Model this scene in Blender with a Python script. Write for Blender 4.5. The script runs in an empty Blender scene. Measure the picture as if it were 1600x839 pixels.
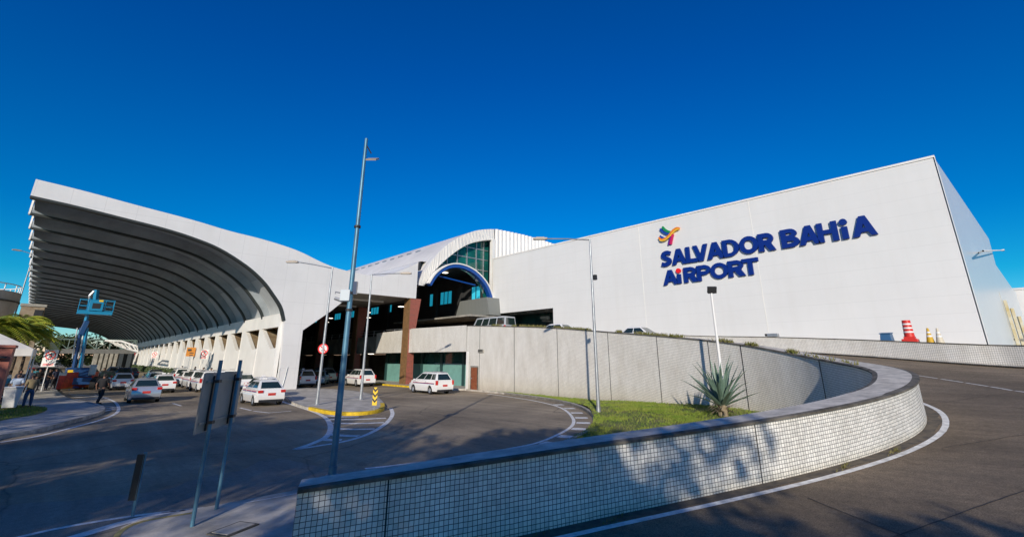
import bpy, bmesh, math, random
from mathutils import Vector, Matrix, noise as mnoise
import numpy as np
random.seed(7); RNG=np.random.default_rng(7)
R=math.radians
# ------------------------------------------------------------------ camera
scn=bpy.context.scene
F_,CX,CY,HZ,CAMH=720.,800.,340.,560.,2.7
PITCH=math.atan((HZ-CY)/F_); YAW=math.atan(700./math.hypot(F_,HZ-CY))
cam=bpy.data.cameras.new('camera'); co=bpy.data.objects.new('camera',cam); scn.collection.objects.link(co)
co.location=(0,0,CAMH); co.rotation_euler=(math.pi/2+PITCH,0,-YAW)
cam.sensor_width=36; cam.sensor_fit='HORIZONTAL'; cam.lens=36*F_/1600
cam.shift_x=0; cam.shift_y=-(839/2-CY)/1600
cam.clip_start=.05; cam.clip_end=5000
scn.camera=co
# ------------------------------------------------------------------ world, sun, exposure
SUN_AZ=R(228.9); SUN_EL=R(19.0)       # azimuth from +Y clockwise, towards the sun
w=bpy.data.worlds.new('World'); scn.world=w; w.use_nodes=True
nt=w.node_tree; nt.nodes.clear()
sky=nt.nodes.new('ShaderNodeTexSky'); sky.sky_type='NISHITA'; sky.sun_disc=False
sky.sun_elevation=SUN_EL; sky.sun_rotation=SUN_AZ; sky.air_density=1.0; sky.dust_density=.15; sky.ozone_density=3.5; sky.altitude=50
hs=nt.nodes.new('ShaderNodeHueSaturation'); hs.inputs['Saturation'].default_value=1.5; hs.inputs['Value'].default_value=1.0
mx=nt.nodes.new('ShaderNodeMix'); mx.data_type='RGBA'; mx.blend_type='MULTIPLY'; mx.inputs[0].default_value=1
mx.inputs['B'].default_value=(.30,1.0,1.28,1)
bg=nt.nodes.new('ShaderNodeBackground'); bg.inputs['Strength'].default_value=.098
ow=nt.nodes.new('ShaderNodeOutputWorld')
tcw=nt.nodes.new('ShaderNodeTexCoord'); spw=nt.nodes.new('ShaderNodeSeparateXYZ'); nt.links.new(tcw.outputs['Generated'],spw.inputs[0])
crw=nt.nodes.new('ShaderNodeValToRGB'); ew=crw.color_ramp.elements; ew[0].position=0.; ew[0].color=(2.4,1.5,1.8,1); ew[1].position=.13; ew[1].color=(.10,1.0,1.12,1); e3_=crw.color_ramp.elements.new(.55); e3_.color=(.10,.80,1.26,1)
e_=crw.color_ramp.elements.new(.035); e_.color=(.7,1.1,1.4,1)
nt.links.new(spw.outputs['Z'],crw.inputs[0]); nt.links.new(crw.outputs[0],mx.inputs['B'])
nt.links.new(sky.outputs[0],hs.inputs['Color']); nt.links.new(hs.outputs[0],mx.inputs['A'])
nt.links.new(mx.outputs['Result'],bg.inputs['Color']); nt.links.new(bg.outputs[0],ow.inputs['Surface'])
sl=bpy.data.lights.new('sun','SUN'); sl.energy=4.1; sl.angle=R(.53); sl.color=(1.0,.905,.765)
so=bpy.data.objects.new('sun',sl); scn.collection.objects.link(so)
tosun=Vector((math.sin(SUN_AZ)*math.cos(SUN_EL),math.cos(SUN_AZ)*math.cos(SUN_EL),math.sin(SUN_EL)))
so.rotation_euler=tosun.to_track_quat('Z','Y').to_euler(); so.location=tosun*200
scn.view_settings.view_transform='Standard'; scn.view_settings.look='None'
scn.view_settings.exposure=0.0; scn.view_settings.gamma=1.0; scn.view_settings.use_curve_mapping=False
scn.render.engine='CYCLES'; scn.cycles.max_bounces=6
# ------------------------------------------------------------------ survey helpers: sight line of the photograph -> point on a real plane
def ray(px,py):
    x=(px-CX)/F_; y=(CY-py)/F_
    fw=math.cos(PITCH)-y*math.sin(PITCH); up=math.sin(PITCH)+y*math.cos(PITCH)
    return Vector((x*math.cos(YAW)+fw*math.sin(YAW),-x*math.sin(YAW)+fw*math.cos(YAW),up))
CO=Vector((0,0,CAMH))
def atZ(px,py,z=0.): r=ray(px,py); return CO+r*((z-CAMH)/r.z)
def atX(px,py,x): r=ray(px,py); return CO+r*(x/r.x)
def atY(px,py,y): r=ray(px,py); return CO+r*(y/r.y)
# ------------------------------------------------------------------ materials
MATS={}
def mat(name,col,rough=.6,metal=0.,var=0.,vscale=2.,bump=0.,bscale=30.,emit=None,spec=.5,coat=0.,col2=None,detail=4):
    if name in MATS: return MATS[name]
    m=bpy.data.materials.new(name); m.use_nodes=True; MATS[name]=m
    t=m.node_tree; b=t.nodes['Principled BSDF']
    b.inputs['Base Color'].default_value=(*col,1); b.inputs['Roughness'].default_value=rough; b.inputs['Metallic'].default_value=metal
    b.inputs['Specular IOR Level'].default_value=spec; b.inputs['Coat Weight'].default_value=coat
    tc=t.nodes.new('ShaderNodeTexCoord')
    if var>0 or col2:
        n=t.nodes.new('ShaderNodeTexNoise'); n.inputs['Scale'].default_value=vscale; n.inputs['Detail'].default_value=detail; n.inputs['Roughness'].default_value=.65
        t.links.new(tc.outputs['Object'],n.inputs['Vector'])
        cr=t.nodes.new('ShaderNodeValToRGB'); c2=col2 if col2 else tuple(c*(1-var) for c in col); c1=col if col2 else tuple(min(1,c*(1+var*.5)) for c in col)
        cr.color_ramp.elements[0].position=.35; cr.color_ramp.elements[1].position=.65
        cr.color_ramp.elements[0].color=(*c2,1); cr.color_ramp.elements[1].color=(*c1,1)
        t.links.new(n.outputs['Fac'],cr.inputs[0]); t.links.new(cr.outputs[0],b.inputs['Base Color'])
    if bump>0:
        n2=t.nodes.new('ShaderNodeTexNoise'); n2.inputs['Scale'].default_value=bscale; n2.inputs['Detail'].default_value=3
        bp=t.nodes.new('ShaderNodeBump'); bp.inputs['Strength'].default_value=bump; bp.inputs['Distance'].default_value=.02
        t.links.new(tc.outputs['Object'],n2.inputs['Vector']); t.links.new(n2.outputs['Fac'],bp.inputs['Height']); t.links.new(bp.outputs[0],b.inputs['Normal'])
    if emit: b.inputs['Emission Color'].default_value=(*emit[0],1); b.inputs['Emission Strength'].default_value=emit[1]
    return m
def node(t,k,**kw):
    n=t.nodes.new(k)
    for a,v in kw.items():
        if a in n.inputs.keys(): n.inputs[a].default_value=v
        else: setattr(n,a,v)
    return n
def ramp(t,src,stops):
    cr=t.nodes.new('ShaderNodeValToRGB'); e=cr.color_ramp.elements
    while len(e)<len(stops): e.new(.5)
    for el,(p,c) in zip(e,stops): el.position=p; el.color=(*c,1) if len(c)==3 else c
    t.links.new(src,cr.inputs[0]); return cr
def mixc(t,a,b,fac,mode='MIX'):
    m=t.nodes.new('ShaderNodeMix'); m.data_type='RGBA'; m.blend_type=mode
    for s,i in ((a,'A'),(b,'B')):
        if hasattr(s,'is_linked') or hasattr(s,'links'): t.links.new(s,m.inputs[i])
        else: m.inputs[i].default_value=(*s,1)
    if isinstance(fac,(int,float)): m.inputs[0].default_value=fac
    else: t.links.new(fac,m.inputs[0])
    return m.outputs['Result']
def asphalt(name,base,light,patch=.12,crack=True,sc=1.,fine=.35):
    m=bpy.data.materials.new(name); m.use_nodes=True; t=m.node_tree; b=t.nodes['Principled BSDF']; MATS[name]=m
    tc=t.nodes.new('ShaderNodeTexCoord')
    n1=node(t,'ShaderNodeTexNoise',Scale=.18*sc,Detail=6.,Roughness=.6); t.links.new(tc.outputs['Object'],n1.inputs['Vector'])
    c1=ramp(t,n1.outputs['Fac'],[(.35,base),(.68,light)])
    # tyre-polished streaks
    mp=t.nodes.new('ShaderNodeMapping'); mp.inputs['Scale'].default_value=(1.4,.12,1); mp.inputs['Rotation'].default_value=(0,0,R(20))
    t.links.new(tc.outputs['Object'],mp.inputs['Vector'])
    n3=node(t,'ShaderNodeTexNoise',Scale=1.,Detail=5.,Roughness=.7); t.links.new(mp.outputs[0],n3.inputs['Vector'])
    c3=ramp(t,n3.outputs['Fac'],[(.35,(.72,.72,.72)),(.7,(1.25,1.22,1.18))])
    o=mixc(t,c1.outputs[0],c3.outputs[0],.75,'MULTIPLY')
    n2=node(t,'ShaderNodeTexNoise',Scale=55.,Detail=2.,Roughness=.9); t.links.new(tc.outputs['Object'],n2.inputs['Vector'])
    lo=1-fine; hi=1+fine
    c2=ramp(t,n2.outputs['Fac'],[(.3,(lo,lo,lo)),(.72,(hi,hi,hi))])
    o=mixc(t,o,c2.outputs[0],1.,'MULTIPLY')
    n5=node(t,'ShaderNodeTexNoise',Scale=7.,Detail=8.,Roughness=.8); t.links.new(tc.outputs['Object'],n5.inputs['Vector'])
    c5=ramp(t,n5.outputs['Fac'],[(.32,(.70,.70,.70)),(.5,(1,1,1)),(.72,(1.32,1.3,1.27))]); o=mixc(t,o,c5.outputs[0],.9,'MULTIPLY')
    n6=node(t,'ShaderNodeTexNoise',Scale=1.3,Detail=3.,Roughness=.5); t.links.new(tc.outputs['Object'],n6.inputs['Vector'])
    c6=ramp(t,n6.outputs['Fac'],[(.30,(.62,.60,.60)),(.36,(1,1,1))]); o=mixc(t,o,c6.outputs[0],.55,'MULTIPLY')
    if crack:
        n4=node(t,'ShaderNodeTexNoise',Scale=.6,Detail=6.); t.links.new(tc.outputs['Object'],n4.inputs['Vector'])
        ad=t.nodes.new('ShaderNodeMix'); ad.data_type='RGBA'; ad.blend_type='LINEAR_LIGHT'; ad.inputs[0].default_value=.25
        t.links.new(tc.outputs['Object'],ad.inputs['A']); t.links.new(n4.outputs['Color'],ad.inputs['B'])
        vo=t.nodes.new('ShaderNodeTexVoronoi'); vo.feature='DISTANCE_TO_EDGE'; vo.inputs['Scale'].default_value=.16
        t.links.new(ad.outputs['Result'],vo.inputs['Vector'])
        cc=ramp(t,vo.outputs['Distance'],[(.0,(.45,.45,.45)),(.006,(1,1,1))])
        o=mixc(t,o,cc.outputs[0],.8,'MULTIPLY')
    t.links.new(o,b.inputs['Base Color']); b.inputs['Roughness'].default_value=.85; b.inputs['Specular IOR Level'].default_value=.3
    bp=t.nodes.new('ShaderNodeBump'); bp.inputs['Strength'].default_value=.6; bp.inputs['Distance'].default_value=.012
    t.links.new(n2.outputs['Fac'],bp.inputs['Height']); t.links.new(bp.outputs[0],b.inputs['Normal'])
    return m
def tiles(name,pitch,tile,tile2,grout,mortar=.013,dirt=.5,dirtcol=(.42,.40,.35),warp=.01):
    m=bpy.data.materials.new(name); m.use_nodes=True; t=m.node_tree; b=t.nodes['Principled BSDF']; MATS[name]=m
    uv=t.nodes.new('ShaderNodeUVMap'); tc=t.nodes.new('ShaderNodeTexCoord')
    nw=node(t,'ShaderNodeTexNoise',Scale=6.,Detail=2.); t.links.new(uv.outputs[0],nw.inputs['Vector'])
    ad=t.nodes.new('ShaderNodeMix'); ad.data_type='RGBA'; ad.blend_type='LINEAR_LIGHT'; ad.inputs[0].default_value=warp
    t.links.new(uv.outputs[0],ad.inputs['A']); t.links.new(nw.outputs['Color'],ad.inputs['B'])
    br=t.nodes.new('ShaderNodeTexBrick'); br.offset=0; br.squash=1
    br.inputs['Scale'].default_value=1; br.inputs['Brick Width'].default_value=pitch; br.inputs['Row Height'].default_value=pitch
    br.inputs['Mortar Size'].default_value=mortar/2; br.inputs['Mortar Smooth'].default_value=.25; br.inputs['Bias'].default_value=-.2
    br.inputs['Color1'].default_value=(*tile,1); br.inputs['Color2'].default_value=(*tile2,1); br.inputs['Mortar'].default_value=(*grout,1)
    t.links.new(ad.outputs['Result'],br.inputs['Vector'])
    mp=t.nodes.new('ShaderNodeMapping'); mp.inputs['Scale'].default_value=(1.2,.35,1); t.links.new(uv.outputs[0],mp.inputs['Vector'])
    n=node(t,'ShaderNodeTexNoise',Scale=1.1,Detail=7.,Roughness=.7); t.links.new(mp.outputs[0],n.inputs['Vector'])
    c=ramp(t,n.outputs['Fac'],[(.38,(1,1,1)),(.75,dirtcol)])
    o=mixc(t,br.outputs['Color'],c.outputs[0],dirt,'MULTIPLY')
    # splash zone at the foot, given by the height above the base stored in the v coordinate
    at=t.nodes.new('ShaderNodeAttribute'); at.attribute_name='foot'
    fr=ramp(t,at.outputs['Fac'],[(0.,(.42,.33,.2)),(.12,(.85,.8,.68)),(.3,(1,1,1))])
    o=mixc(t,o,fr.outputs[0],.55,'MULTIPLY')
    t.links.new(o,b.inputs['Base Color']); b.inputs['Roughness'].default_value=.45
    bp=t.nodes.new('ShaderNodeBump'); bp.inputs['Strength'].default_value=.5; bp.inputs['Distance'].default_value=.004; bp.invert=True
    t.links.new(br.outputs['Fac'],bp.inputs['Height']); t.links.new(bp.outputs[0],b.inputs['Normal'])
    return m
def panel(name,col,rough,hz=1.05,vt=0.,line=.82,axis='Y',metal=0.,coat=0.,corr=0.,corrax='Y',stain=.06):
    """painted cladding: thin seams every hz metres up and every vt metres along"""
    m=bpy.data.materials.new(name); m.use_nodes=True; t=m.node_tree; b=t.nodes['Principled BSDF']; MATS[name]=m
    tc=t.nodes.new('ShaderNodeTexCoord'); sp=t.nodes.new('ShaderNodeSeparateXYZ'); t.links.new(tc.outputs['Object'],sp.inputs[0])
    def seam(out,p,wd):
        a=node(t,'ShaderNodeMath',operation='PINGPONG'); t.links.new(out,a.inputs[0]); a.inputs[1].default_value=p/2
        c=node(t,'ShaderNodeMath',operation='LESS_THAN'); t.links.new(a.outputs[0],c.inputs[0]); c.inputs[1].default_value=wd; return c.outputs[0]
    n=node(t,'ShaderNodeTexNoise',Scale=.25,Detail=6.,Roughness=.6); t.links.new(tc.outputs['Object'],n.inputs['Vector'])
    o=ramp(t,n.outputs['Fac'],[(.3,col),(.7,tuple(c*(1-stain) for c in col))]).outputs[0]
    mpg=t.nodes.new('ShaderNodeMapping'); mpg.inputs['Scale'].default_value=(1.6,1.6,.10); t.links.new(tc.outputs['Object'],mpg.inputs['Vector'])
    ng=node(t,'ShaderNodeTexNoise',Scale=1.,Detail=6.,Roughness=.7); t.links.new(mpg.outputs[0],ng.inputs['Vector'])
    gr_=ramp(t,ng.outputs['Fac'],[(.45,(1,1,1)),(.8,(.94,.93,.91))]); o=mixc(t,o,gr_.outputs[0],.6,'MULTIPLY')
    if hz: o=mixc(t,o,tuple(c*line for c in col),seam(sp.outputs['Z'],hz,.012))
    if vt: o=mixc(t,o,tuple(c*line for c in col),seam(sp.outputs[axis],vt,.014))
    t.links.new(o,b.inputs['Base Color']); b.inputs['Roughness'].default_value=rough; b.inputs['Metallic'].default_value=metal; b.inputs['Coat Weight'].default_value=coat
    if not corr:
        mpb=t.nodes.new('ShaderNodeMapping'); mpb.inputs['Scale'].default_value=(.35,.35,1.0); t.links.new(tc.outputs['Object'],mpb.inputs['Vector'])
        nb_=node(t,'ShaderNodeTexNoise',Scale=.9,Detail=2.); t.links.new(mpb.outputs[0],nb_.inputs['Vector'])
        bp=t.nodes.new('ShaderNodeBump'); bp.inputs['Strength'].default_value=.35; bp.inputs['Distance'].default_value=.06
        t.links.new(nb_.outputs['Fac'],bp.inputs['Height']); t.links.new(bp.outputs[0],b.inputs['Normal'])
    if corr:
        a=node(t,'ShaderNodeMath',operation='PINGPONG'); t.links.new(sp.outputs[corrax],a.inputs[0]); a.inputs[1].default_value=corr/2
        bp=t.nodes.new('ShaderNodeBump'); bp.inputs['Strength'].default_value=1.; bp.inputs['Distance'].default_value=.12
        t.links.new(a.outputs[0],bp.inputs['Height']); t.links.new(bp.outputs[0],b.inputs['Normal'])
    return m
M_road=asphalt('lower_asphalt',(.21,.172,.122),(.44,.36,.25))
M_ramp=asphalt('ramp_asphalt',(.175,.134,.088),(.30,.232,.155),sc=1.6,fine=.6,crack=False)
M_tile=tiles('white_tile',.066,(.93,.91,.86),(.66,.65,.62),(.07,.065,.06),mortar=.0095,dirt=.4,warp=.009)
M_tileb=tiles('weathered_tile',.085,(.87,.84,.78),(.80,.775,.73),(.28,.265,.24),mortar=.014,dirt=.5,dirtcol=(.58,.54,.47))
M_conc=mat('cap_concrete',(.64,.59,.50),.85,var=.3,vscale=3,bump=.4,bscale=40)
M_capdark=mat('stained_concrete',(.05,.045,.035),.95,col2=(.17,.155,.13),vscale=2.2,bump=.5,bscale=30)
M_walk=mat('pavement',(.52,.48,.41),.9,var=.35,vscale=1.5,bump=.4,bscale=50)
M_kerb=mat('kerb_stone',(.42,.40,.36),.9,var=.45,vscale=2.5,bump=.5,bscale=30)
M_kerby=mat('yellow_kerb',(.75,.50,.02),.7,var=.35,vscale=3)
M_paint=mat('road_paint',(.86,.84,.79),.7,var=.35,vscale=5,detail=8)
M_painty=mat('yellow_paint',(.45,.36,.12),.8,var=.4,vscale=4)
M_grass=mat('grass_ground',(.10,.15,.02),.95,col2=(.22,.19,.06),vscale=.9,bump=.6,bscale=25)
M_blade=mat('grass_blade',(.15,.24,.02),.8,col2=(.26,.29,.05),vscale=1.2)
M_white=panel('white_cladding',(.74,.735,.725),.45,hz=1.05,line=.88)
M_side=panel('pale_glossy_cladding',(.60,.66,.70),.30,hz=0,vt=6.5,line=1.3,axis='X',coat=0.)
M_canw=panel('canopy_white_panel',(.75,.74,.73),.5,hz=1.9,vt=1.9,line=.80,axis='X',stain=.10)
M_corr=panel('ribbed_white_sheet',(.78,.76,.73),.5,hz=0,corr=.55,corrax='X',stain=.12)
M_roof=panel('ribbed_white_roof',(.78,.75,.72),.5,hz=0,vt=0,corr=.9,corrax='Y',stain=.25)
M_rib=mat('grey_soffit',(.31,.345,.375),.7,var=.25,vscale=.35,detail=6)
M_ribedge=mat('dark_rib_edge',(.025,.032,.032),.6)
M_pier=mat('pier_white',(.80,.78,.74),.6,var=.08,vscale=.4)
M_brown=mat('brown_reveal',(.20,.13,.07),.9,col2=(.33,.26,.16),vscale=1.2)
M_beton=mat('exposed_concrete',(.34,.32,.28),.9,var=.4,vscale=.8,bump=.4,bscale=12,detail=8)
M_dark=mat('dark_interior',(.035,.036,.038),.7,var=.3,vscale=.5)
M_black=mat('black_rubber',(.015,.015,.016),.75)
M_brick=mat('red_column_tile',(.36,.11,.075),.7,col2=(.27,.08,.06),vscale=6,bump=.2,bscale=20)
M_brick2=mat('brown_column_tile',(.16,.085,.035),.75,col2=(.24,.13,.05),vscale=4)
M_teal=mat('teal_board',(.17,.36,.33),.5,var=.1)
M_tealglass=mat('dark_teal_glass',(.02,.075,.07),.08,var=.4,vscale=.5,spec=.8,coat=.5)
M_glass=mat('green_curtain_glass',(.005,.05,.045),.06,col2=(.01,.14,.12),vscale=.4,spec=.5,coat=0.)
M_cyan=mat('window_daylight_glow',(.05,.45,.6),.2,emit=((.02,.5,.75),.45))  # faint emission stands in for daylight coming through the panes
M_blue=mat('blue_arch_paint',(.0,.06,.30),.4)
M_sign=mat('sign_blue',(.0,.022,.20),.5,spec=.3)
M_signred=mat('sign_red',(.8,.01,.012),.4)
M_galv=mat('galvanised_steel',(.42,.44,.46),.42,metal=.6,var=.2,vscale=4)
M_pole=mat('grey_blue_pole',(.10,.24,.34),.45,metal=.3,var=.35,vscale=1.2)
M_wpole=mat('white_pole_paint',(.78,.77,.75),.5)
M_bkmetal=mat('black_metal',(.02,.02,.022),.5)
M_lamp=mat('lamp_glass',(.6,.6,.58),.2)
M_signback=mat('sign_back_grey',(.42,.36,.30),.6,metal=.2,var=.15,vscale=2)
M_carw=mat('car_white',(.80,.79,.77),.25,coat=.8)
M_cars=mat('car_silver',(.50,.53,.57),.28,metal=.55,coat=.8)
M_cardk=mat('car_dark',(.02,.022,.026),.25,coat=.8)
M_carbl=mat('car_pale_blue',(.36,.52,.62),.25,coat=.8,metal=.2)
M_carred=mat('car_red',(.45,.02,.02),.25,coat=.8)
M_carnavy=mat('car_navy',(.03,.06,.13),.25,coat=.8)
M_cgl=mat('car_glass',(.015,.03,.028),.05,spec=.9,coat=.5)
M_tail=mat('tail_light_red',(.55,.02,.015),.2,coat=.6)
M_head=mat('head_light',(.75,.76,.76),.1,coat=.8)
M_plate=mat('red_plate',(.55,.04,.03),.5)
M_stripe=mat('taxi_stripe',(.50,.03,.06),.4)
M_stripeb=mat('taxi_stripe_blue',(.04,.05,.25),.4)
M_rim=mat('alloy_rim',(.55,.56,.57),.35,metal=.7)
M_lift=mat('lift_blue',(.01,.22,.42),.4,coat=.3)
M_liftd=mat('lift_dark_blue',(.01,.05,.16),.4,coat=.3)
M_orange=mat('orange_board',(.55,.20,.01),.5)
M_yellow=mat('yellow_board',(.85,.55,.02),.5)
M_red=mat('barrier_red',(.62,.03,.02),.5)
M_bluebox=mat('blue_plastic',(.03,.11,.24),.5)
M_coney=mat('cone_amber',(.60,.36,.02),.6)
M_conew=mat('cone_faded',(.62,.55,.42),.6)
M_tent=mat('tent_fabric',(.74,.70,.63),.8,var=.1)
M_kiosk=mat('kiosk_terracotta',(.36,.12,.085),.7,var=.12)
M_bark=mat('bark',(.12,.085,.06),.95,var=.4,vscale=6,bump=.8,bscale=14)
M_leaf=mat('leaf',(.045,.085,.016),.6,col2=(.08,.13,.025),vscale=.8)
M_palm=mat('palm_leaf',(.20,.31,.03),.5,col2=(.50,.48,.05),vscale=1.5)
M_fleaf=mat('far_leaf',(.05,.085,.03),.8,col2=(.09,.12,.05),vscale=.4)
M_agave=mat('agave_leaf',(.10,.17,.13),.5,col2=(.17,.25,.19),vscale=3)
M_dry=mat('dry_leaf',(.20,.15,.09),.8,col2=(.33,.27,.18),vscale=6)
M_skin=mat('skin',(.22,.11,.07),.6); M_hair=mat('hair_black',(.012,.01,.01),.7)
# ------------------------------------------------------------------ object helpers
COL=scn.collection
def tag(o,label=None,cat=None,group=None,kind=None):
    if label: o['label']=label
    if cat: o['category']=cat
    if group: o['group']=group
    if kind: o['kind']=kind
    return o
def empty(name,loc,label,cat,rz=0.,group=None):
    o=bpy.data.objects.new(name,None); COL.objects.link(o); o.location=loc; o.rotation_euler=(0,0,rz); o.empty_display_size=.3
    return tag(o,label,cat,group)
def copy_tree(o,parent=None):
    c=o.copy(); COL.objects.link(c)
    if parent: c.parent=parent
    for ch in list(o.children): copy_tree(ch,c)
    return c
class MB:
    def __init__(s): s.v=[]; s.f=[]; s.uv=None
    def add(s,vs,fs):
        n=len(s.v); s.v+= [tuple(p) for p in vs]; s.f+=[tuple(i+n for i in f) for f in fs]; return s
    def box(s,c,d,rz=0.,rx=0.,ry=0.):
        m=Matrix.Rotation(rz,3,'Z')@Matrix.Rotation(ry,3,'Y')@Matrix.Rotation(rx,3,'X'); c=Vector(c)
        vs=[c+m@Vector((d[0]/2*a,d[1]/2*b,d[2]/2*e)) for a in(-1,1) for b in(-1,1) for e in(-1,1)]
        return s.add(vs,[(0,1,3,2),(4,6,7,5),(0,4,5,1),(2,3,7,6),(0,2,6,4),(1,5,7,3)])
    def bb(s,a,b): return s.box([(a[i]+b[i])/2 for i in range(3)],[abs(b[i]-a[i]) for i in range(3)])
    def prism(s,poly,axis,a,b):
        """poly: 2D points, extruded along axis ('x','y','z') from a to b"""
        def P(p,t): return {'x':(t,p[0],p[1]),'y':(p[0],t,p[1]),'z':(p[0],p[1],t)}[axis]
        n=len(poly); vs=[P(p,a) for p in poly]+[P(p,b) for p in poly]
        return s.add(vs,[tuple(range(n))[::-1],tuple(range(n,2*n))]+[(i,(i+1)%n,n+(i+1)%n,n+i) for i in range(n)])
    def tube(s,pts,rad,seg=10,cap=True):
        pts=[Vector(p) for p in pts]; rs=rad if isinstance(rad,(list,tuple)) else [rad]*len(pts); rings=[]
        up=Vector((0,0,1))
        for i,p in enumerate(pts):
            d=(pts[min(i+1,len(pts)-1)]-pts[max(i-1,0)]).normalized()
            a=d.cross(up); a=Vector((1,0,0)) if a.length<1e-3 else a.normalized(); b=d.cross(a)
            rings.append([p+(a*math.cos(t)+b*math.sin(t))*rs[i] for t in [2*math.pi*k/seg for k in range(seg)]])
        vs=[v for r in rings for v in r]; fs=[]
        for i in range(len(rings)-1):
            for k in range(seg): fs.append((i*seg+k,i*seg+(k+1)%seg,(i+1)*seg+(k+1)%seg,(i+1)*seg+k))
        if cap: fs+= [tuple(range(seg))[::-1],tuple(range((len(rings)-1)*seg,len(rings)*seg))]
        return s.add(vs,fs)
    def lathe(s,prof,c=(0,0,0),seg=24):
        vs=[];fs=[];n=len(prof)
        for k in range(seg):
            t=2*math.pi*k/seg
            for r,z in prof: vs.append((c[0]+r*math.cos(t),c[1]+r*math.sin(t),c[2]+z))
        for k in range(seg):
            for i in range(n-1): fs.append((k*n+i,((k+1)%seg)*n+i,((k+1)%seg)*n+i+1,k*n+i+1))
        return s.add(vs,fs)
    def build(s,name,m,parent=None,smooth=False,bevel=0.,fix=True):
        me=bpy.data.meshes.new(name); me.from_pydata(s.v,[],s.f); me.materials.append(m)
        if fix or bevel:
            b=bmesh.new(); b.from_mesh(me)
            if fix: bmesh.ops.recalc_face_normals(b,faces=b.faces)
            if bevel:
                ed=[e for e in b.edges if e.is_manifold and e.calc_face_angle(0)>.5]
                bmesh.ops.bevel(b,geom=ed,offset=bevel,segments=2,profile=.6,affect='EDGES',clamp_overlap=True)
            b.to_mesh(me); b.free()
        if smooth:
            me.polygons.foreach_set('use_smooth',[True]*len(me.polygons))
            try: me.set_sharp_from_angle(angle=R(35))
            except Exception: pass
        o=bpy.data.objects.new(name,me); COL.objects.link(o)
        if parent: o.parent=parent
        return o
def interp(path,n):
    """Catmull-Rom through points (any dim), n samples per segment"""
    P=[np.array(p,float) for p in path]; P=[2*P[0]-P[1]]+P+[2*P[-1]-P[-2]]; out=[]
    for i in range(1,len(P)-2):
        for k in range(n):
            t=k/n; a,b,c,d=P[i-1:i+3]
            out.append(.5*((2*b)+(-a+c)*t+(2*a-5*b+4*c-d)*t*t+(-a+3*b-3*c+d)*t**3))
    out.append(P[-2]); return out
def normals2(pts):
    out=[]
    for i in range(len(pts)):
        d=pts[min(i+1,len(pts)-1)][:2]-pts[max(i-1,0)][:2]; d=d/np.linalg.norm(d); out.append(np.array((-d[1],d[0])))
    return out
def uvmesh(name,quads,m,parent=None,smooth=True):
    """quads: list of (4 verts, 4 uvs, 4 foot)"""
    vs=[];fs=[];uv=[];ft=[]
    for q,u,h in quads:
        n=len(vs); vs+=[tuple(p) for p in q]; fs.append((n,n+1,n+2,n+3)); uv+=u; ft+=h
    me=bpy.data.meshes.new(name); me.from_pydata(vs,[],fs); me.materials.append(m)
    l=me.uv_layers.new(name='UVMap'); l.data.foreach_set('uv',[c for p in uv for c in p])
    a=me.attributes.new('foot','FLOAT','CORNER'); a.data.foreach_set('value',ft)
    b=bmesh.new(); b.from_mesh(me); bmesh.ops.remove_doubles(b,verts=b.verts,dist=1e-4); b.to_mesh(me); b.free()
    if smooth:
        me.polygons.foreach_set('use_smooth',[True]*len(me.polygons)); me.set_sharp_from_angle(angle=R(35))
    o=bpy.data.objects.new(name,me); COL.objects.link(o)
    if parent: o.parent=parent
    return o
def strip(name,A,B,m,parent=None,thick=0):
    """ruled strip between polylines A and B (3D)"""
    n=len(A); mb=MB(); mb.add(list(A)+list(B),[(i,i+1,n+i+1,n+i) for i in range(n-1)])
    o=mb.build(name,m,parent,fix=False)
    me=o.data
    if me.polygons and me.polygons[0].normal.z<0: me.flip_normals()
    return o
def fill(name,pts,m,z=None,parent=None,depth=0.):
    """flat polygon (top at its z) with side skirt of given depth"""
    P=[Vector((p[0],p[1],p[2] if z is None else z)) for p in pts]
    b=bmesh.new(); vs=[b.verts.new(p) for p in P]; ed=[b.edges.new((vs[i],vs[(i+1)%len(vs)])) for i in range(len(vs))]
    bmesh.ops.triangle_fill(b,edges=ed,use_beauty=True)
    for f in b.faces:
        if f.normal.z<0: f.normal_flip()
    if depth:
        lo=[b.verts.new(p-Vector((0,0,depth))) for p in P]
        for i in range(len(vs)): b.faces.new((vs[i],vs[(i+1)%len(vs)],lo[(i+1)%len(vs)],lo[i]))
    me=bpy.data.meshes.new(name); b.to_mesh(me); b.free(); me.materials.append(m)
    o=bpy.data.objects.new(name,me); COL.objects.link(o)
    if parent: o.parent=parent
    return o
def line_on(name,pts,wd,m,dz=.006,dash=None):
    """painted line along a polyline of 3D points"""
    P=[np.array(p,float) for p in pts]; N=normals2(P); mb=MB()
    s=0
    for i in range(len(P)-1):
        L=np.linalg.norm(P[i+1]-P[i]); on= dash is None or (s%(dash[0]+dash[1]))<dash[0]; s+=L
        if not on: continue
        a,b=P[i],P[i+1]; na,nb=N[i],N[i+1]
        mb.add([(a[0]+na[0]*wd/2,a[1]+na[1]*wd/2,a[2]+dz),(b[0]+nb[0]*wd/2,b[1]+nb[1]*wd/2,b[2]+dz),(b[0]-nb[0]*wd/2,b[1]-nb[1]*wd/2,b[2]+dz),(a[0]-na[0]*wd/2,a[1]-na[1]*wd/2,a[2]+dz)],[(3,2,1,0)])
    o=mb.build(name,m,fix=False)
    for p in o.data.polygons:
        if p.normal.z<0: o.data.flip_normals(); break
    return tag(o,kind='structure')
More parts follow.
